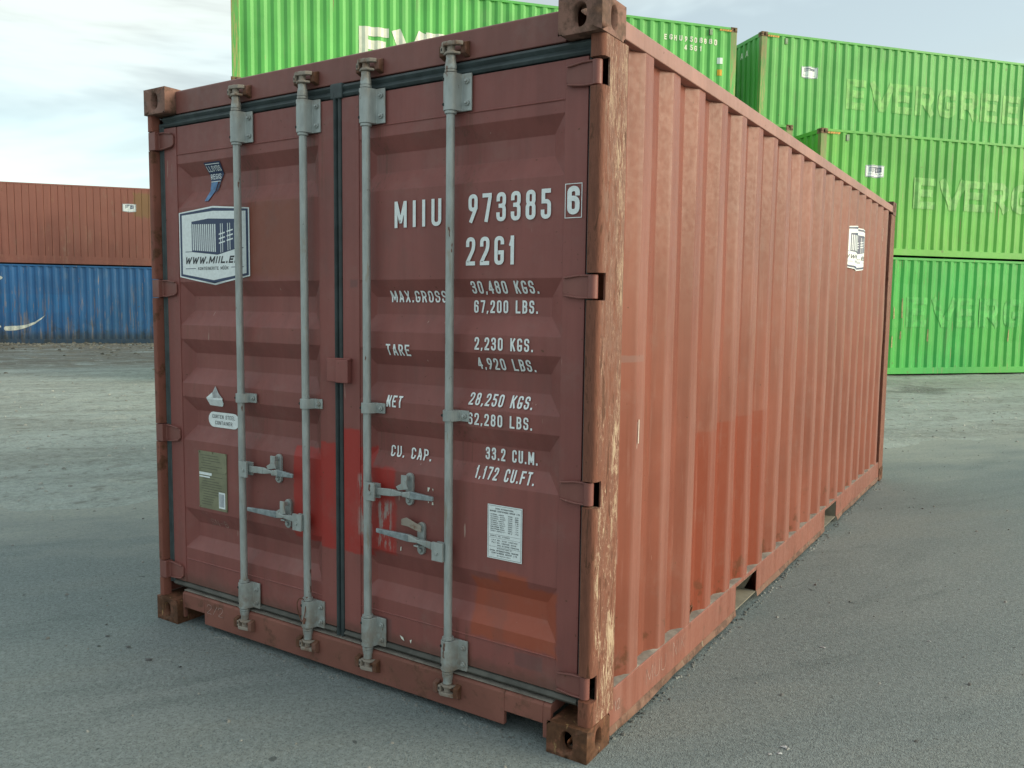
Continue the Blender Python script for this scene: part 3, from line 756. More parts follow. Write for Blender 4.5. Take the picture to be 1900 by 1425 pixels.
# dented lower lip of the bottom rail, dusty where it meets the ground
for a, b in ((.185, 1.648), (2.008, 3.650), (4.036, L_-.185)):
    mb = MB(); n = max(2, int((b-a)/.06)); rows_ = []
    for i in range(n+1):
        y = a+(b-a)*i/n; k = mn.noise(Vector((y*3.1, 2, 0))); k2 = mn.noise(Vector((y*7.3, 5, 1)))
        rows_ += [(2.4305, y, .0505), (2.433+.007*k, y, .040), (2.437+.014*k+.006*k2, y, .020+.008*k2), (2.434+.012*k, y, .017+.008*k2)]
    mb.add(rows_, [(4*i+j, 4*i+4+j, 4*i+5+j, 4*i+1+j) for i in range(n) for j in range(3)])
    mb.build('rail_lip', M['lip'], box, smooth=True)

# --- corrugated side walls
XO, XI, PIT, Y0 = 2.428, 2.392, .278, .226
def side_x(y):
    k = (y-Y0) % PIT
    if k <= .070: return XI
    if k <= .138: return XI+(XO-XI)*(k-.070)/.068
    if k <= .210: return XO
    return XO-(XO-XI)*(k-.210)/.068
side_brk = [Y0+PIT*i+d for i in range(-1, 22) for d in (0, .070, .138, .210)]
for left in (False, True):
    ys = [y for y in side_brk if Y0-.01 <= y <= L_-.24]
    zs = [.188]+[.188+.1943*i for i in range(1, 12)]+[2.52]
    mb = MB()
    for y in ys:
        for z in zs:
            dent = .007*mn.noise(Vector((y*1.7, z*1.3, 5.)))+.002*mn.noise(Vector((y*6, z*3, 1.)))
            x = side_x(y)+dent
            mb.v.append((W_-x if left else x, y, z))
    nz = len(zs)
    mb.f = [(i*nz+j, (i+1)*nz+j, (i+1)*nz+j+1, i*nz+j+1) for i in range(len(ys)-1) for j in range(nz-1)]; mb.mi = [0]*len(mb.f)
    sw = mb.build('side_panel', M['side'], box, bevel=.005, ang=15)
    if not left:
        side_fn = lambda u, v, l: (side_x(u)+l, u, v)
        art('sticker', logo(4.094, 4.690, 1.925, 2.215, .022, .035), 0, side_brk, side_fn, [M['white'], M['navy'], M['black']], sw, .006)
        for y0, z0, z1 in ((.374, 1.08, 1.17), (4.915, .36, .43), (5.42, 2.20, 2.31), (5.50, 1.0, 1.25)):
            art('paint_nick', [([(y0, z0), (y0+.006, z0), (y0+.007, z1), (y0+.002, z1)], 0, 0)], 0, side_brk, side_fn, [M['offwhite']], sw, .006)
        # grey dust lying on the ledge at the foot of the panel
        mb = MB()
        for y0_, y1_ in zip(ys[:-1], ys[1:]):
            for k in range(3):
                a = y0_+(y1_-y0_)*k/3; b = y0_+(y1_-y0_)*(k+1)/3
                xa, xb = min(side_x(a)-.002, 2.4215), min(side_x(b)-.002, 2.4215)
                ha, hb = .196+.010*max(0, mn.noise(Vector((a*9, 0, 0)))), .196+.010*max(0, mn.noise(Vector((b*9, 0, 0))))
                mb.add([(xa, a, ha), (xb, b, hb), (2.4285, b, .1912), (2.4285, a, .1912)], [(0, 1, 2, 3)])
        mb.build('ledge_dust', M['dust'], sw, kind='stuff')
        mb = MB()
        for k in range(14):
            a, b = 2*math.pi*k/14, 2*math.pi*(k+1)/14
            mb.cyl((side_x(1.055)+.010+.006*math.sin(a), 1.055+.022*math.cos(a), .222+.024*math.sin(a)), (side_x(1.055)+.010+.006*math.sin(b), 1.055+.022*math.cos(b), .222+.024*math.sin(b)), .0045, seg=6)
        mb.build('lashing_ring', M['keep'], sw)
# chalk scribble on the bottom rail, the way the photo shows it
rail_fn = lambda u, v, l: (2.430+l, u, v)
for word, a, b, z0, z1, th in (('12', .232, .275, .095, .135, .07), ('NIK', .80, .93, .10, .165, .035), ('MUU', .52, .72, .085, .15, .035)):
    letters(word, a, b, z0, z1, th, .4, 0, [], rail_fn, M['chalk'], box, .0015)
letters('2/2', .355, .47, .090, .135, .05, .3, 0, [], lambda u, v, l: (u, .030-l, v), M['chalk'], box, .0015)

# --- roof and front wall
mb = MB(); xs = [i*(L_-.36)/40+.18 for i in range(41)]
for i, y in enumerate(xs):
    z = 2.556+(.02 if (i//2) % 2 else 0)
    mb.v += [(.062, y, z), (W_-.062, y, z)]
mb.f = [(2*i, 2*i+1, 2*i+3, 2*i+2) for i in range(40)]; mb.mi = [0]*40
mb.build('roof_panel', M['frame'], box)
mb = MB(); k = 0; pts_ = []
x = .11
while x < W_-.11:
    pts_ += [(x, L_-.03), (x+.11, L_-.03), (x+.128, L_-.07), (x+.24, L_-.07)]; x += .258
pts_ = [p for p in pts_ if p[0] < W_-.11]
for p in pts_: mb.v += [(p[0], p[1], .1), (p[0], p[1], 2.56)]
mb.f = [(2*i, 2*i+1, 2*i+3, 2*i+2) for i in range(len(pts_)-1)]; mb.mi = [0]*len(mb.f)
mb.build('end_panel', M['frame'], box)

# --- doors
YD, DEP = .058, .036
ZB = [(.380, 0), (.440, 1), (.508, 1), (.582, 0), (.921, 0), (.990, 1), (1.065, 1), (1.132, 0), (1.200, 0), (1.272, 1), (1.344, 1), (1.411, 0),
      (1.479, 0), (1.548, 1), (1.617, 1), (1.684, 0), (2.033, 0), (2.107, 1), (2.180, 1), (2.241, 0)]
def dz(z):
    for (a, fa), (b, fb) in zip(ZB[:-1], ZB[1:]):
        if a <= z <= b: return fa+(fb-fa)*(z-a)/(b-a)
    return 0
door_brk = [a for a, _ in ZB]
door_fn = lambda u, v, l: (u, YD+DEP*dz(v)-l, v)
def door(x0, x1, p0, p1, left):
    mb = MB()
    xs = [p0, p0+.060, (p0+p1)/2, p1-.060, p1]; fx = [0, 1, 1, 1, 0]
    zs = [.202]+door_brk+[2.414]; fz = [0]+[f for _, f in ZB]+[0]
    n = len(zs)
    for x, a in zip(xs, fx):
        for z, b in zip(zs, fz): mb.v.append((x, YD+DEP*min(a, b)+.0015*mn.noise(Vector((x*3, z*3, 2))), z))
    for i in range(4):
        for j in range(n-1):
            q = [i*n+j, (i+1)*n+j, (i+1)*n+j+1, i*n+j+1]
            v_ = [min(fx[i], fz[j]), min(fx[i+1], fz[j]), min(fx[i+1], fz[j+1]), min(fx[i], fz[j+1])]
            if sum(v_) == 1:
                k = v_.index(1)
                mb.f += [(q[k], q[(k+1) % 4], q[(k+2) % 4]), (q[k], q[(k+2) % 4], q[(k+3) % 4])]
            else: mb.f.append(tuple(q))
    mb.mi = [0]*len(mb.f)
    # stiles, thickness, weld beads
    mb.box(x0, p0-.0005, YD-.0045, .105, .202, 2.414); mb.box(p1+.0005, x1, YD-.0045, .105, .202, 2.414)
    for z in (2.285, .323): mb.prism([(YD+.003, z-.005), (YD-.0035, z-.002), (YD-.0035, z+.002), (YD+.003, z+.005)], 0, p0, p1)
    d = mb.build('door', M['door'], box, bevel=.009, ang=18)
    return d
dl = door(.072, 1.196, .165, 1.107, True)
dr = door(1.242, 2.366, 1.335, 2.277, False)

def gasket(poly, axis_, a, b, parent, mat='rubber'):
    mb = MB(); mb.prism(poly, axis_, a, b); return mb.build('gasket', M[mat], parent, bevel=.002)
def ribs(a0, a1, y=.056, n=3, hgt=.007, back=.085):
    out = [(a0, back)]; wd = (a1-a0)/n
    for i in range(n):
        out += [(a0+wd*i+.15*wd, y), (a0+wd*i+.5*wd, y-hgt), (a0+wd*i+.85*wd, y)]
        if i < n-1: out.append((a0+wd*(i+1), y+.005))
    return out+[(a1, back)]
gasket(ribs(.026, .0715, .060, 2), 2, .18, 2.44, dl)
gasket(ribs(2.3665, 2.3815, .056, 1), 2, .17, 2.44, dr)
gasket(ribs(1.197, 1.219, .052, 1, .012), 2, .170, 2.436, dl)
gasket(ribs(1.2195, 1.241, .054, 1, .010), 2, .170, 2.436, dr)
tp = [(p[1], p[0]) for p in ribs(2.4155, 2.4725, .056, 2, .008)]
bt = [(p[1], p[0]) for p in ribs(.1675, .2010, .056, 1, .010)]
gasket(tp, 0, .060, 1.196, dl); gasket(tp, 0, 1.242, 2.378, dr)
gasket(bt, 0, .072, 1.196, dl, 'dirty_rubber'); gasket(bt, 0, 1.242, 2.366, dr, 'dirty_rubber')
mb = MB(); mb.box(1.186, 1.252, .043, .07, 2.412, 2.474); mb.build('gasket', M['rubber'], dr, bevel=.006)

# hinges
for left, par in ((False, dr), (True, dl)):
    for hz in HZ:
        f = (lambda a: W_-a) if left else (lambda a: a)
        mb = MB()
        out = [(f(2.285), hz-.020), (f(2.300), hz-.034), (f(2.360), hz-.040), (f(2.392), hz-.040), (f(2.392), hz+.040), (f(2.350), hz+.040), (f(2.300), hz+.032), (f(2.285), hz+.020)]
        mb.prism(out, 1, .044, .0535)
        for sgn in (-1, 1):
            mb.prism([(f(2.292), hz+sgn*.026), (f(2.352), hz+sgn*.034), (f(2.392), hz+sgn*.034), (f(2.392), hz+sgn*.041), (f(2.350), hz+sgn*.041), (f(2.290), hz+sgn*.033)], 1, .036, .044)
        mb.cyl((f(2.400), .048, hz-.041), (f(2.400), .048, hz+.041), .0175, seg=16)
        if left: mb.box(.0, .052, .018, .05, hz-.043, hz+.043)
        mb.build('hinge', M['frame'], par, bevel=.003)

# locking bars, guides, cams, handles
RY = .021
ROD = [.638, 1.053, 1.404, 1.818]
for i, x in enumerate(ROD):
    d = dl if i < 2 else dr
    mb = MB()
    mb.lathe(x, RY, [(.0162, .150), (.0162, 2.47)])
    for z in (.166, .300, 2.278, 2.424): mb.lathe(x, RY, [(.0172, z), (.0225, z+.002), (.0225, z+.011), (.0172, z+.013)])
    mb.lathe(x, RY, [(.0215, 2.437), (.0215, 2.452), (.0175, 2.474), (.0185, 2.484)])
    mb.lathe(x, RY, [(.0185, .128), (.0175, .140), (.0215, .156), (.0215, .166)])
    mb.build('locking_bar', M['galv'], d, smooth=True)
    for z0, z1, tilt in ((2.290, 2.423, 0), (.180, .300, 0)):
        mb = MB()
        arc = [(x-.029, YD-.006)] + [(x+.0265*math.cos(math.pi-a), RY-.004-.0225*math.sin(a)) for a in [math.pi*k/8 for k in range(9)]]
        arc = [(x-.029, YD-.0055), (x-.0275, RY)] + [(x-.0265*math.cos(math.pi*k/8), RY-.004-.0215*math.sin(math.pi*k/8)) for k in range(1, 8)] + [(x+.0275, RY), (x+.034, YD-.014), (x+.075, YD-.013), (x+.075, YD-.0055)]
        mb.prism(arc, 2, z0, z1)
        for zz in (z0+.028, z1-.028):
            mb.cyl((x+.057, YD-.014, zz), (x+.057, YD-.021, zz), .0115, seg=6); mb.cyl((x+.057, YD-.021, zz), (x+.057, YD-.028, zz), .006, seg=8)
        mb.cur = 1
        for zz in (z0+.022, z1-.022): mb.cyl((x-.017, RY-.0228, zz), (x-.017, RY-.0185, zz), .0065, seg=8)
        mb.build('bar_guide', [M['galv'], M['dark']], d, bevel=.002)
    zc = [1.158, 1.162, 1.170, 1.172][i]
    mb = MB()
    arc = [(x-.032, YD-.0055), (x-.0275, RY)] + [(x-.024*math.cos(math.pi*k/8), RY-.002-.021*math.sin(math.pi*k/8)) for k in range(1, 8)] + [(x+.0275, RY), (x+.034, YD-.014), (x+.072, YD-.013), (x+.072, YD-.0055)]
    mb.prism(arc, 2, zc-.021, zc+.021)
    mb.cyl((x+.055, YD-.014, zc), (x+.055, YD-.022, zc), .011, seg=6); mb.cyl((x+.055, YD-.022, zc), (x+.055, YD-.028, zc), .006, seg=8)
    mb.cur = 1; mb.cyl((x-.027, RY-.0005, zc), (x-.0225, RY-.0145, zc), .0058, seg=8)
    mb.build('bar_clip', [M['galv'], M['dark']], d, bevel=.002)
    # cams: a hooked claw at each end turned into its keeper
    for topend in (True, False):
        s = 1 if topend else -1; zb = 2.484 if topend else .128
        Z = lambda h: zb+s*h
        sg = 1 if i % 2 else -1
        mb = MB()
        mb.lathe(x, RY, [(.017, min(Z(0), Z(.052))), (.0145, (Z(0)+Z(.052))/2), (.016, max(Z(0), Z(.052)))])
        claw = [(x-.030, RY+.012), (x-.034, RY-.014), (x-.018, RY-.024), (x+.010, RY-.020), (x+.034, RY-.016), (x+.052, RY+.002), (x+.047, RY+.012), (x+.022, RY+.002), (x, RY+.014)]
        claw2 = [(x-.020, RY+.012), (x-.026, RY-.012), (x, RY-.026), (x+.026, RY-.018), (x+.040, RY+.006), (x+.030, RY+.012), (x+.010, RY-.001)]
        z1, z2 = sorted((Z(.004), Z(.013))); mb.prism(claw2, 2, z1, z2)
        z1, z2 = sorted((Z(.034), Z(.049))); mb.prism(claw, 2, z1, z2)
        z1, z2 = sorted((Z(.010), Z(.036))); mb.box(x-.034, x-.020, RY-.020, RY+.010, z1, z2)
        mb.cur = 1; z1, z2 = sorted((Z(.016), Z(.028))); mb.box(x-.031, x-.024, RY-.0208, RY-.016, z1, z2)
        mb.build('bar_cam', [M['cam'], M['dark']], d, bevel=.0025)
        mb = MB(); yb = .058 if topend else .030
        for dx in (-.052, .046):
            z1, z2 = sorted((Z(-.002), Z(.056)))
            mb.prism([(yb, z1), (yb-.030 if topend else yb-.026, z1+.010), (yb-.030 if topend else yb-.026, z2-.010), (yb, z2)], 0, x+dx-.009, x+dx+.014)
        z1, z2 = sorted((Z(.018), Z(.030))); mb.box(x-.045, x+.05, yb-.012, yb, z1, z2)
        mb.build('cam_keeper', M['keep'], box, bevel=.003)

def handle(d, xr, hubz, sgn, xe, ze, xc, zc, lifted=False):
    """pivot lug on the bar, flat lever, grip, and the catch plate with its swinging retainer"""
    hx = xr+sgn*.034
    mb = MB()
    mb.box(min(hx-.026, hx+.026), max(hx-.026, hx+.026), RY-.028, RY-.018, hubz-.036, hubz+.036)
    mb.box(hx-.026, hx+.026, RY+.006, RY+.015, hubz-.030, hubz+.030)
    mb.box(min(xr+sgn*.012, hx-sgn*.02), max(xr+sgn*.012, hx-sgn*.02), RY-.018, RY+.008, hubz-.036, hubz+.036)
    mb.cyl((hx+sgn*.004, RY-.034, hubz-.004), (hx+sgn*.004, RY+.018, hubz-.004), .008, seg=10)
    mb.build('handle_hub', M['galv'], d, bevel=.003)
    mb = MB()
    x1 = xc-sgn*.02
    def bar(p, q, hp, hq, tp_, tq):
        vs_ = []
        for (a, b, c_), hh, tt in ((p, hp, tp_), (q, hq, tq)):
            for dy in (-tt/2, tt/2):
                for dz_ in (-hh/2, hh/2): vs_.append((a, b+dy, c_+dz_))
        mb.add(vs_, [(0, 1, 3, 2), (4, 6, 7, 5), (0, 4, 5, 1), (2, 3, 7, 6), (0, 2, 6, 4), (1, 5, 7, 3)])
    za = hubz; zb_ = hubz+(ze-hubz)*.30
    zm = hubz+(ze-hubz)*.55
    bar((hx, RY-.006, za), (x1-sgn*.05, RY-.001, zb_), .030, .030, .009, .009)
    bar((x1-sgn*.05, RY-.001, zb_), (x1+sgn*.01, RY-.003, zm), .030, .014, .009, .022)
    bar((x1+sgn*.01, RY-.003, zm), (x1+sgn*.055, RY-.008, zm+.3*(ze-zm)), .014, .030, .022, .014)
    mb.cur = 1
    bar((x1+sgn*.055, RY-.008, zm+.3*(ze-zm)), (xe, RY-.026, ze), .030, .017, .014, .012)
    mb.build('door_handle', [M['galv'], M['gripsteel']], d, bevel=.003)
    mb = MB(); r = .018; pts2 = []
    for k in range(9): a = math.pi*k/8; pts2.append((xc+r*math.cos(a), zc+.048+r*math.sin(a)))
    for k in range(9): a = math.pi+math.pi*k/8; pts2.append((xc+r*math.cos(a), zc-.046+r*math.sin(a)))
    mb.prism(pts2, 1, YD-.014, YD-.0005)
    for zz in (zc+.046, zc-.044):
        mb.cyl((xc, YD-.014, zz), (xc, YD-.024, zz), .0095, seg=6)
    mb.box(xc-.012, xc+.012, YD-.045, YD-.014, zc-.026, zc-.019)
    mb.build('handle_catch', M['galv'], d, bevel=.002)
    mb = MB()
    if lifted:
        pl = [(xc+.012, zc+.030), (xc+.014, zc+.058), (xc-.020, zc+.066), (xc-.060, zc+.080), (xc-.088, zc+.070), (xc-.088, zc+.046), (xc-.050, zc+.044), (xc-.020, zc+.036)]
        mb.prism(pl, 1, YD-.030, YD-.025)
    else:
        mb.prism([(xc-.015, zc+.062), (xc+.015, zc+.062), (xc+.012, zc+.028), (xc+.020, zc+.008), (xc-.030, zc-.002), (xc-.042, zc+.012), (xc-.016, zc+.026)], 1, YD-.046, YD-.040)
        mb.box(xc-.010, xc+.010, YD-.041, YD-.022, zc+.040, zc+.058)
    mb.build('catch_flap', M['galv'] if not lifted else M['cam'], d, bevel=.002)
M['gripsteel'] = plain('worn_grip_steel', (.26, .31, .33), .45, .25, 40, .3)
handle(dl, ROD[0], .838, 1, .997, .846, .850, .853)
handle(dl, ROD[1], .645, -1, .702, .660, .908, .657)
handle(dr, ROD[2], .836, 1, 1.763, .849, 1.604, .857)
handle(dr, ROD[3], .646, -1, 1.477, .684, 1.664, .667, True)

# lock box over the meeting of the doors
mb = MB()
mb.box(1.168, 1.222, .030, .0535, 1.263, 1.362); mb.box(1.222, 1.292, .026, .0535, 1.261, 1.358)
mb.box(1.164, 1.296, .034, .0535, 1.356, 1.3635)
mb.build('lock_box', M['door'], dr, bevel=.004)

# --- lettering and stickers on the doors
def cx_(a0, a1, z0, z1):                       # print sitting in a recess appears further right: pull it back
    k = .65*DEP*dz((z0+z1)/2); return a0-k, a1-k
txt = []
def line(s, a0, a1, z0, z1, t, gap=.4):
    a0, a1 = cx_(a0, a1, z0, z1); letters(s, a0, a1, z0, z1, t, gap, 1, door_brk, door_fn, M['white'], dr, .0045)
line('MIIU', 1.522, 1.752, 1.884, 1.986, .142, .62)
line('973385', 1.878, 2.229, 1.888, 1.991, .142, .52)
line('22G1', 1.868, 2.084, 1.733, 1.836, .142, .52)
line('30,480 KGS.', 1.893, 2.182, 1.630, 1.676, .15)
line('67,200 LBS.', 1.905, 2.184, 1.559, 1.606, .15)
line('MAX.GROSS', 1.500, 1.778, 1.596, 1.641, .15)
line('2,230 KGS.', 1.910, 2.164, 1.423, 1.470, .15)
line('TARE', 1.477, 1.598, 1.385, 1.430, .15)
line('4,920 LBS.', 1.924, 2.175, 1.350, 1.394, .15)
line('28,250 KGS.', 1.890, 2.170, 1.215, 1.260, .15)
line('NET', 1.479, 1.558, 1.178, 1.224, .15)
line('62,280 LBS.', 1.883, 2.165, 1.142, 1.187, .15)
line('CU. CAP.', 1.498, 1.707, .973, 1.018, .15)
line('33.2 CU.M.', 1.964, 2.192, 1.010, 1.057, .15)
line('1,172 CU.FT.', 1.921, 2.182, .939, .984, .15)
six = text('6', 2.295, 2.343, 1.897, 1.992, .185)
fr = [rectp(2.286, 2.2885, 1.885, 2.001), rectp(2.3495, 2.352, 1.885, 2.001), rectp(2.2885, 2.3495, 1.885, 1.8875), rectp(2.2885, 2.3495, 1.9985, 2.001)]
art('check_digit', six+fr, 1, [], lambda u, v, l: (u, (YD if u < 2.2772 else YD-.0045)-l, v), [M['white']], dr, .0045)
art('sticker', logo(.172, .673, 1.7075, 2.011, .020, .039), 1, door_brk, door_fn, [M['white'], M['navy'], M['black']], dl, .004)
letters('SN-8', .335, .455, .512, .545, .08, .4, 1, door_brk, door_fn, M['chalk'], dl, .004)
mb = MB(); pts3 = [(ROD[1]+.024*math.cos(a)-.012, RY-.026+.006*math.sin(2*a), .262+.052*math.sin(a)) for a in [2*math.pi*k/18 for k in range(19)]]
for a, b in zip(pts3[:-1], pts3[1:]): mb.cyl(a, b, .0022, seg=6)
mb.cyl((ROD[1]+.004, RY-.028, .205), (ROD[1]+.010, RY-.028, .228), .006, seg=8)
mb.build('wire_seal', M['keep'], dl)
# plates
P = [rectp(.282, .486, .599, .878, 0, 0)]
for i in range(20):
    z = .86-i*.0125
    if .77 < z < .79: continue
    a = .295+.02*random.random(); b = a+random.uniform(.07, .16); P.append(rectp(a, min(b, .475), z-.0035, z, .0008, 1))
P += [rectp(.283, .484, .779, .7805, .0008, 1), rectp(.286, .378, .762, .775, .001, 2), rectp(.286, .365, .750, .757, .001, 2), rectp(.428, .474, .612, .690, .001, 2)]
for k in range(4): P.append(rectp(.434+k*.009, .438+k*.009, .620, .682, .0014, 3))
dp = art('data_plate', P, 1, [], lambda u, v, l: (u, YD-.004-l, v), [M['brass'], M['print'], M['white'], M['navy']], dl, .001)
mb = MB()
for x, z in ((.288, .872), (.384, .874), (.480, .874), (.288, .790), (.480, .786), (.288, .606), (.480, .606)): mb.cyl((x, YD-.0045, z), (x, YD-.0085, z), .0042, seg=8)
mb.box(.283, .485, YD-.0045, YD+.002, .600, .877)
mb.build('plate_rivets', M['brass'], dp)
P = []
cap = []
for k in range(9): a = math.pi/2+math.pi*k/8; cap.append((.352+.037*math.cos(a), 1.030+.037*math.sin(a)))
for k in range(9): a = -math.pi/2+math.pi*k/8; cap.append((.500+.037*math.cos(a), 1.030+.037*math.sin(a)))
P = [(cap, 0, 0)] + text('CORTEN STEEL', .344, .508, 1.036, 1.054, .13, .35, 0, .0006, 1) + text('CONTAINER', .364, .488, 1.006, 1.024, .13, .35, 0, .0006, 1)
art('label_plate', P, 1, door_brk, door_fn, [M['white'], M['black']], dl, .004)
# torn white tag
P = [([(.350, 1.137), (.395, 1.165), (.418, 1.196), (.440, 1.162), (.466, 1.141)], .0010, 0), ([(.350, 1.137), (.466, 1.141), (.462, 1.115), (.443, 1.098), (.354, 1.100)], .0004, 1), ([(.350, 1.137), (.395, 1.165), (.400, 1.140)], .0030, 1)]
art('torn_tag', P, 1, door_brk, door_fn, [M['peel'], M['white']], dl, .004)
# torn survey sticker
P = [([(.356, 2.232), (.470, 2.232), (.462, 2.18), (.440, 2.146), (.372, 2.146), (.360, 2.19)], 0, 0), ([(.372, 2.148), (.420, 2.148), (.400, 2.105), (.376, 2.058), (.350, 2.058), (.362, 2.10)], .0003, 1),
     ([(.420, 2.135), (.442, 2.150), (.428, 2.12), (.402, 2.09)], .0006, 0), rectp(.362, .462, 2.222, 2.225, .0009, 2), rectp(.372, .438, 2.146, 2.149, .0009, 2)]
P += text('LLOYDS', .366, .460, 2.192, 2.216, .13, .3, -.15, .0009, 2) + text('REGIS', .372, .446, 2.158, 2.182, .13, .3, -.15, .0009, 2)
art('torn_sticker', P, 1, door_brk, door_fn, [M['navy'], M['lblue'], M['white']], dl, .004)
# builder's white plate
P = [rectp(1.976, 2.129, .646, .851, 0, 0)]
P += [rectp(1.980, 2.125, .650, .651, .0006, 1), rectp(1.980, 2.125, .846, .847, .0006, 1), rectp(1.980, 1.981, .651, .846, .0006, 1), rectp(2.124, 2.125, .651, .846, .0006, 1)]
rows = [('CHINA INTERNATIONAL', 2.010, 2.092, .8340, .0052), ('MARINE CONTAINERS GROUP LTD', 1.987, 2.118, .8240, .0056)]
for i, (a, b) in enumerate((('EXTERNAL LENGTH', '6058 20'), ('EXTERNAL WIDTH', '2438 8'), ('EXTERNAL HEIGHT', '2591 8'), ('INTERNAL LENGTH', '5898 19'), ('INTERNAL WIDTH', '2352 7'), ('INTERNAL HEIGHT', '2393 7'), ('DOOR OPENING WIDTH', '2340 7'), ('DOOR OPENING HEIGHT', '2280 7'), ('CUBIC CAPACITY', '33.2 1172'))):
    z = .812-i*.0078; rows += [(a, 1.990, 2.048+.004*(i % 3), z, .0042), (b.split()[0], 2.068, 2.086, z, .0042), (b.split()[1], 2.098, 2.113, z, .0042)]
rows += [('SERIAL NO. 973385', 1.990, 2.075, .7310, .0044), ('LOT NO. 20G1 CORTEN', 1.996, 2.108, .7150, .005), ('PAT NO. DESIGN 2003', 1.996, 2.104, .7055, .005), ('AND OTHERS PENDING', 2.020, 2.116, .6960, .005),
         ('MANUFACTURED BY', 2.020, 2.085, .6850, .004), ('CHINA INTERNATIONAL MARINE', 1.988, 2.114, .6750, .0055), ('CONTAINERS GROUP LTD', 1.996, 2.108, .6660, .0055), ('SHENZHEN', 2.020, 2.080, .6570, .004)]
for s, a, b, z, h in rows: P += text(s, a, b, z, z+h, .2, .35, 0, .0006, 1)
for z in (.7385, .7255, .6915): P.append(rectp(1.984, 2.121, z, z+.0007, .0006, 1))
art('builder_plate', P, 1, [], door_fn, [M['white'], M['black']], dr, .004)
# torn label remnants beside the third handle
P = [([(1.690, .875), (1.702, .875), (1.695, .86), (1.690, .858)], 0, 0), ([(1.712, .872), (1.718, .873), (1.718, .862)], 0, 0), ([(1.693, .822), (1.697, .815), (1.692, .812)], 0, 0), ([(1.712, .818), (1.718, .82), (1.719, .808), (1.711, .808)], 0, 0),
     ([(1.552, .613), (1.556, .616), (1.556, .60), (1.551, .597)], 0, 0), ([(1.548, .245), (1.565, .240), (1.572, .225), (1.556, .232)], 0, 0), ([(1.60, .235), (1.61, .24), (1.606, .222)], 0, 0)]
art('label_scraps', P, 1, door_brk, door_fn, [M['offwhite']], dr, .004)

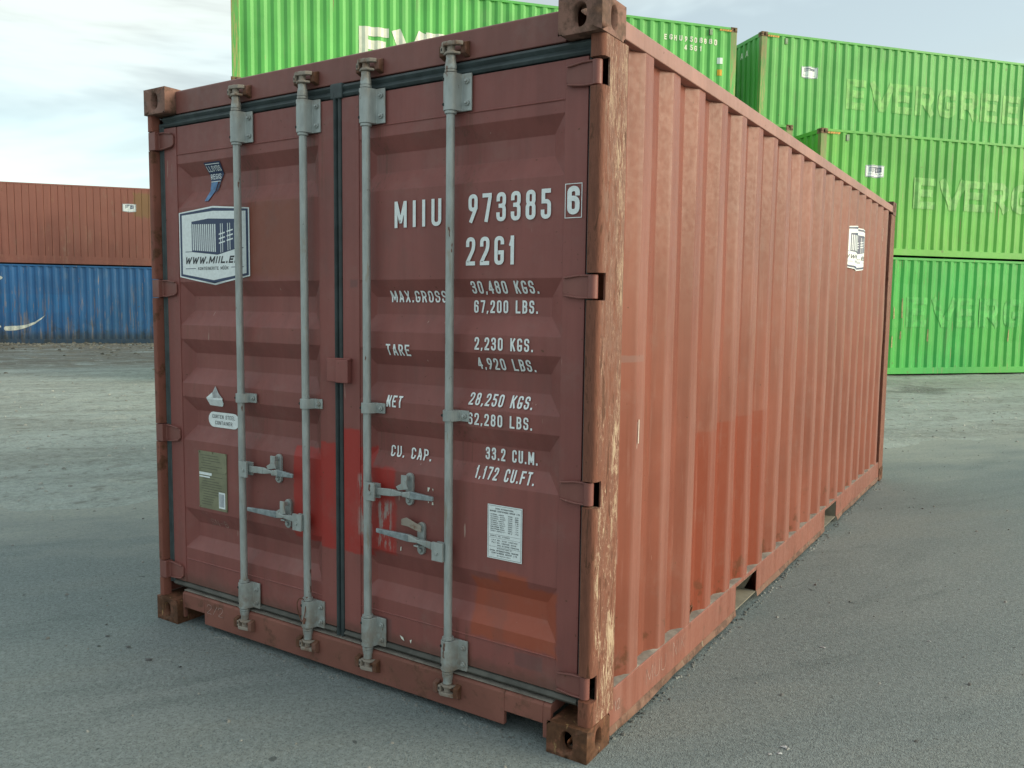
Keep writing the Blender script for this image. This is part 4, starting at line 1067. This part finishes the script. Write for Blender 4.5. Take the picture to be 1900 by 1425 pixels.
# ================================================================== far containers
HD = R(49.5); FD = Vector((math.cos(HD), math.sin(HD), 0)); FN = Vector((-math.sin(HD), math.cos(HD), 0))
FL, FW, FH = 12.192, 2.438, 2.896
def far_prof(x, y0=.010, dep=.036, start=.19, groove=None):
    if groove:
        k = (x-start) % groove
        return y0 if .011 < k < groove-.011 else y0+.022*(1-abs(k if k < .02 else groove-k)/.011)
    k = (x-start) % .278
    if k <= .072: return y0+dep
    if k <= .140: return y0+dep*(1-(k-.072)/.068)
    if k <= .212: return y0
    return y0+dep*(k-.212)/.066
def far_brks(start=.19, groove=None):
    out = []; x = start
    while x < FL-.17:
        out += [x, x+.011, x+groove-.011] if groove else [x, x+.072, x+.140, x+.212]
        x += groove or .278
    return [v for v in out if .17 < v < FL-.17]
def far_container(loc, label, mk, groove=None, rail=.15, group=None, start=.19, plain_back=True):
    root = empty('shipping_container', loc, HD, label, 'shipping container', group)
    body, post = M[mk], M[mk+'_post']
    brk = far_brks(start, groove); xs = [.168]+brk+[FL-.168]; b0 = .05+rail
    front = None
    for back in (False, True):
        mb = MB()
        for x in xs:
            y = far_prof(x, .010, .036, start, groove); y = FW-y if back else y
            for z in (b0-.01, .5, .85, 1.2, 1.55, 1.9, 2.25, 2.55, FH-.05):
                dn = .016*mn.noise(Vector((x*.9+loc[0], z*1.3, loc[2]+3)))+.010*max(0, mn.noise(Vector((x*2.2, z*2.0, loc[0])))-.15)
                dn *= min(1, (z-b0+.01)*2, (FH-.05-z)*2)
                mb.v.append((x, y+(dn if not back else -dn), z))
        mb.f = [(9*i+j, 9*i+9+j, 9*i+10+j, 9*i+1+j) for i in range(len(xs)-1) for j in range(8)]; mb.mi = [0]*len(mb.f)
        o = mb.build('side_panel', body, root)
        if not back: front = o
        ya, yb = (.003, .065) if not back else (FW-.065, FW-.003)
        mb = MB(); mb.box(.179, FL-.179, ya, yb, FH-.068, FH-.008); mb.build('top_side_rail', body, root, bevel=.005)
        mb = MB(); mb.box(.179, FL-.179, ya+.003, yb, .045, b0)
        if rail > .2: mb.box(.179, FL-.179, ya-.002, yb-.02, .045, .045+rail*.42)
        mb.build('bottom_side_rail', body, root, bevel=.004)
    for end in (0, 1):
        mb = MB(); k = 0; pts_ = []; y = .12
        while y < FW-.12:
            pts_ += [(y, .012), (y+.09, .012), (y+.115, .05), (y+.205, .05)]; y += .23
        pts_ = [p for p in pts_ if p[0] < FW-.1]
        for p in pts_:
            x = p[1] if end == 0 else FL-p[1]
            mb.v += [(x, p[0], .1), (x, p[0], FH-.06)]
        mb.f = [(2*i, 2*i+1, 2*i+3, 2*i+2) for i in range(len(pts_)-1)]; mb.mi = [0]*len(mb.f)
        ep = mb.build('end_panel', body, root)
        if end == 0: root_end = ep
        xa, xb = (.006, .14) if end == 0 else (FL-.14, FL-.006)
        for za, zb in ((FH-.10, FH-.010), (.03, .18)):
            mb = MB(); mb.box(xa, xb, .163, FW-.163, za, zb); mb.build('end_rail', body, root, bevel=.005)
        for bk in (0, 1):
            xa, xb = (.004, .168) if end == 0 else (FL-.168, FL-.004)
            ya, yb = (.004, .12) if not bk else (FW-.12, FW-.004)
            mb = MB(); mb.box(xa, xb, ya, yb, .118, FH-.118); mb.build('corner_post', post, root, bevel=.006)
            for fz in (-1, 1):
                casting(0 if end == 0 else FL-.178, 0 if not bk else FW-.162, 0 if fz < 0 else FH-.118, -1 if end == 0 else 1, -1 if not bk else 1, fz, M['farcast'], root, .178, .162, .118)
    mb = MB(); nx = 60
    for i in range(nx+1):
        x = .18+(FL-.36)*i/nx; z = FH-.022+(.016 if i % 2 else 0)
        mb.v += [(x, .066, z), (x, FW-.066, z)]
    mb.f = [(2*i, 2*i+1, 2*i+3, 2*i+2) for i in range(nx)]; mb.mi = [0]*nx
    mb.build('roof_panel', body, root)
    mb = MB(); mb.box(.18, FL-.18, .07, FW-.07, .14, .16); mb.build('floor_panel', M['dark'], root)
    def fn(u, v, l):
        dn = .016*mn.noise(Vector((u*.9+loc[0], v*1.3, loc[2]+3)))+.010*max(0, mn.noise(Vector((u*2.2, v*2.0, loc[0])))-.15)
        return (u, far_prof(u, .010, .036, start, groove)+dn*min(1, max(0, (v-b0+.01)*2), max(0, (FH-.05-v)*2))-l-.006, v)
    return root, front, fn, brk, root_end
def at(s, off, z, base=Vector((.6, 19.8, 0))):
    p = base+FD*s+FN*off; return (p.x, p.y, z)
def evergreen(front, fn, brk, x0, z0, z1, mat, wd=.63, pitch=.752):
    for i, c in enumerate('EVERGREEN'):
        a = x0+i*pitch
        art('letter', text(c, a, a+(.80 if c == 'V' else wd), z0, z1, .265 if c == 'V' else .24, 0), 0, brk, fn, [mat], front, .004)
STK = [M['white'], M['navy'], M['black']]
GG = 'green shipping containers stacked behind'
# front row, right hand column
c1 = far_container(at(-2.47, 0, .038), 'bottom green container of the right stack, standing on the pale dirt', 'green_c', group=GG)
evergreen(c1[1], c1[2], c1[3], 2.69, 1.20, 1.93, M['lime_c'])
P = [([(x, z0), (x+.035, z0), (x+.028, z1), (x+.006, z1)], 0, 0) for x, z0, z1 in ((2.53, 1.42, 1.90), (2.29, 1.40, 1.68), (3.345, .85, 1.15), (5.88, .85, 1.15), (2.52, .9, 1.1), (2.27, .7, .98))]
art('paint_scrapes', P, 0, c1[3], c1[2], [M['peel2'] if 'peel2' in M else plain('bare_primer_scrape', (.42, .36, .16), .6, .3, 12)], c1[1], .003)
c2 = far_container(at(-2.47, 0, 2.934), 'middle green container with white sticker, resting on the bottom green one', 'green_b', group=GG)
evergreen(c2[1], c2[2], c2[3], 2.73, 1.18, 1.92, M['lime_a'])
art('sticker', logo(1.30, 1.815, 1.87, 2.13, .012, .03, False), 0, c2[3], c2[2], STK, c2[1], .004)
# second row, third tier
c3 = far_container(at(-2.57, 2.445, 5.83), 'top right green container with white sticker, set back behind the stack', 'green_a', group=GG)
evergreen(c3[1], c3[2], c3[3], 2.65, 1.17, 1.95, M['lime_a'])
art('sticker', logo(1.23, 1.73, 1.87, 2.14, .012, .03, False), 0, c3[3], c3[2], STK, c3[1], .004)
letters('AA', .62, .99, 2.44, 2.60, .2, .9, 0, [], lambda u, v, l: (.010-l, u, v), M['offwhite'], c3[4], .002)
c4 = far_container(at(-15.475, 2.445, 5.83), 'top left green container with cream capital letters above the near container roof', 'green_d', group=GG)
for i, c in enumerate('EVERGREEN'):
    a = 2.70+i*.752
    art('letter', text(c, a, a+(.76 if c == 'V' else .67), 1.16, 1.96, .27 if c == 'V' else .25, 0), 0, c4[3], c4[2], [M['cream']], c4[1], .004)
letters('EGHU', 10.17, 10.655, 2.425, 2.555, .2, .75, 0, c4[3], c4[2], M['cream'], c4[1], .004)
letters('950888', 10.735, 11.485, 2.425, 2.555, .2, .75, 0, c4[3], c4[2], M['cream'], c4[1], .004)
letters('0', 11.56, 11.645, 2.415, 2.56, .22, .75, 0, c4[3], c4[2], M['cream'], c4[1], .004)
letters('45G1', 10.735, 11.20, 2.225, 2.355, .2, .8, 0, c4[3], c4[2], M['cream'], c4[1], .004)
art('small_label', [rectp(11.66, 11.80, 1.97, 2.12, 0, 0)], 0, c4[3], c4[2], [M['white']], c4[1], .004)
art('amber_label', [rectp(11.67, 11.79, 1.68, 1.83, 0, 0)], 0, c4[3], c4[2], [M['amber']], c4[1], .004)
def fittings(c, flip=False):
    f = (lambda a: FL-a) if flip else (lambda a: a)
    P = []
    for k in range(5):
        a, b = sorted((f(.175+k*.068), f(.175+k*.068+.056)))
        P.append(([(a, FH-.115), (b, FH-.115), (b+.02, FH-.072), (a+.02, FH-.072)], 0, 0))
    art('warning_stripes', P, 0, [], lambda u, v, l: (u, .0025-l, v), [M['orange']], c[0], .004)
    mb = MB(); a, b = sorted((f(.70), f(.78)))
    mb.box(a, b, -.004, .03, FH-.25, FH-.105); mb.cur = 1; mb.box(a-.012, a, .0, .03, FH-.26, FH-.11)
    mb.build('vent', [M['vent'], M['dark']], c[0], bevel=.004)
fittings(c2); fittings(c3); fittings(c4, True)
# containers hidden behind the near one, holding the top row up
c5 = far_container(at(-15.42, 0, 2.934), 'green container mostly hidden behind the near container, only its rusty top corner castings showing', 'green_b', group=GG)
HG = 'containers hidden under the green stacks'
for s_, off, z_, mk, lb in ((-15.42, 0, .038, 'green_c', 'green container hidden behind the near container at ground level'), (-15.475, 2.445, .038, 'green_a', 'green container at the bottom of the hidden back row, left column'), (-15.475, 2.445, 2.934, 'green_b', 'green container under the top left one, hidden in the back row'),
                       (-2.57, 2.445, .038, 'green_a', 'green container at the bottom of the hidden back row, right column'), (-2.57, 2.445, 2.934, 'green_d', 'green container under the top right one, hidden in the back row')):
    far_container(at(s_, off, z_), lb, mk, group=HG)
# left stack
LB = Vector((-26.3, 14.6, 0))
b1 = far_container(at(-8.60, 0, .055, LB), 'blue container streaked with rust, standing on the dirt under a red brown one', 'blue')
def arc_poly(pts):
    return [([pts[i][0], pts[i+1][0], pts[i+1][1], pts[i][1]], 0, 0) for i in range(len(pts)-1)]
q = [((-2.40, .62), (-2.40, .56)), ((-2.36, .66), (-2.36, .51)), ((-2.2, .675), (-2.2, .505)), ((-2.0, .68), (-2.0, .525)), ((-1.8, .70), (-1.8, .58)), ((-1.6, .75), (-1.6, .655)), ((-1.4, .835), (-1.4, .76)), ((-1.2, .97), (-1.2, .92)), ((-1.05, 1.09), (-1.05, 1.085))]
q2 = [((-4.6, 2.0), (-4.6, 1.95)), ((-4.0, 2.35), (-4.0, 2.22)), ((-3.3, 2.47), (-3.3, 2.32)), ((-2.7, 2.47), (-2.7, 2.31)), ((-2.46, 2.46), (-2.46, 2.32)), ((-2.38, 2.42), (-2.38, 2.38))]
sh = lambda L_: [((a[0]+8.6, a[1]), (b[0]+8.6, b[1])) for a, b in L_]
for ap in (arc_poly(sh(q)), arc_poly(sh(q2)), [rectp(6.03, 6.10, .62, .69)]): art('painted_curve', ap, 0, b1[3], b1[2], [M['offwhite']], b1[1], .004)
r1 = far_container(at(-8.60, 0, 2.951, LB), 'red brown grooved container stacked on the blue one', 'red', groove=.232, rail=.27, start=.20)
art('sticker', logo(10.22, 10.68, 2.02, 2.29, .012, .03, False), 0, r1[3], r1[2], STK, r1[1], .004)
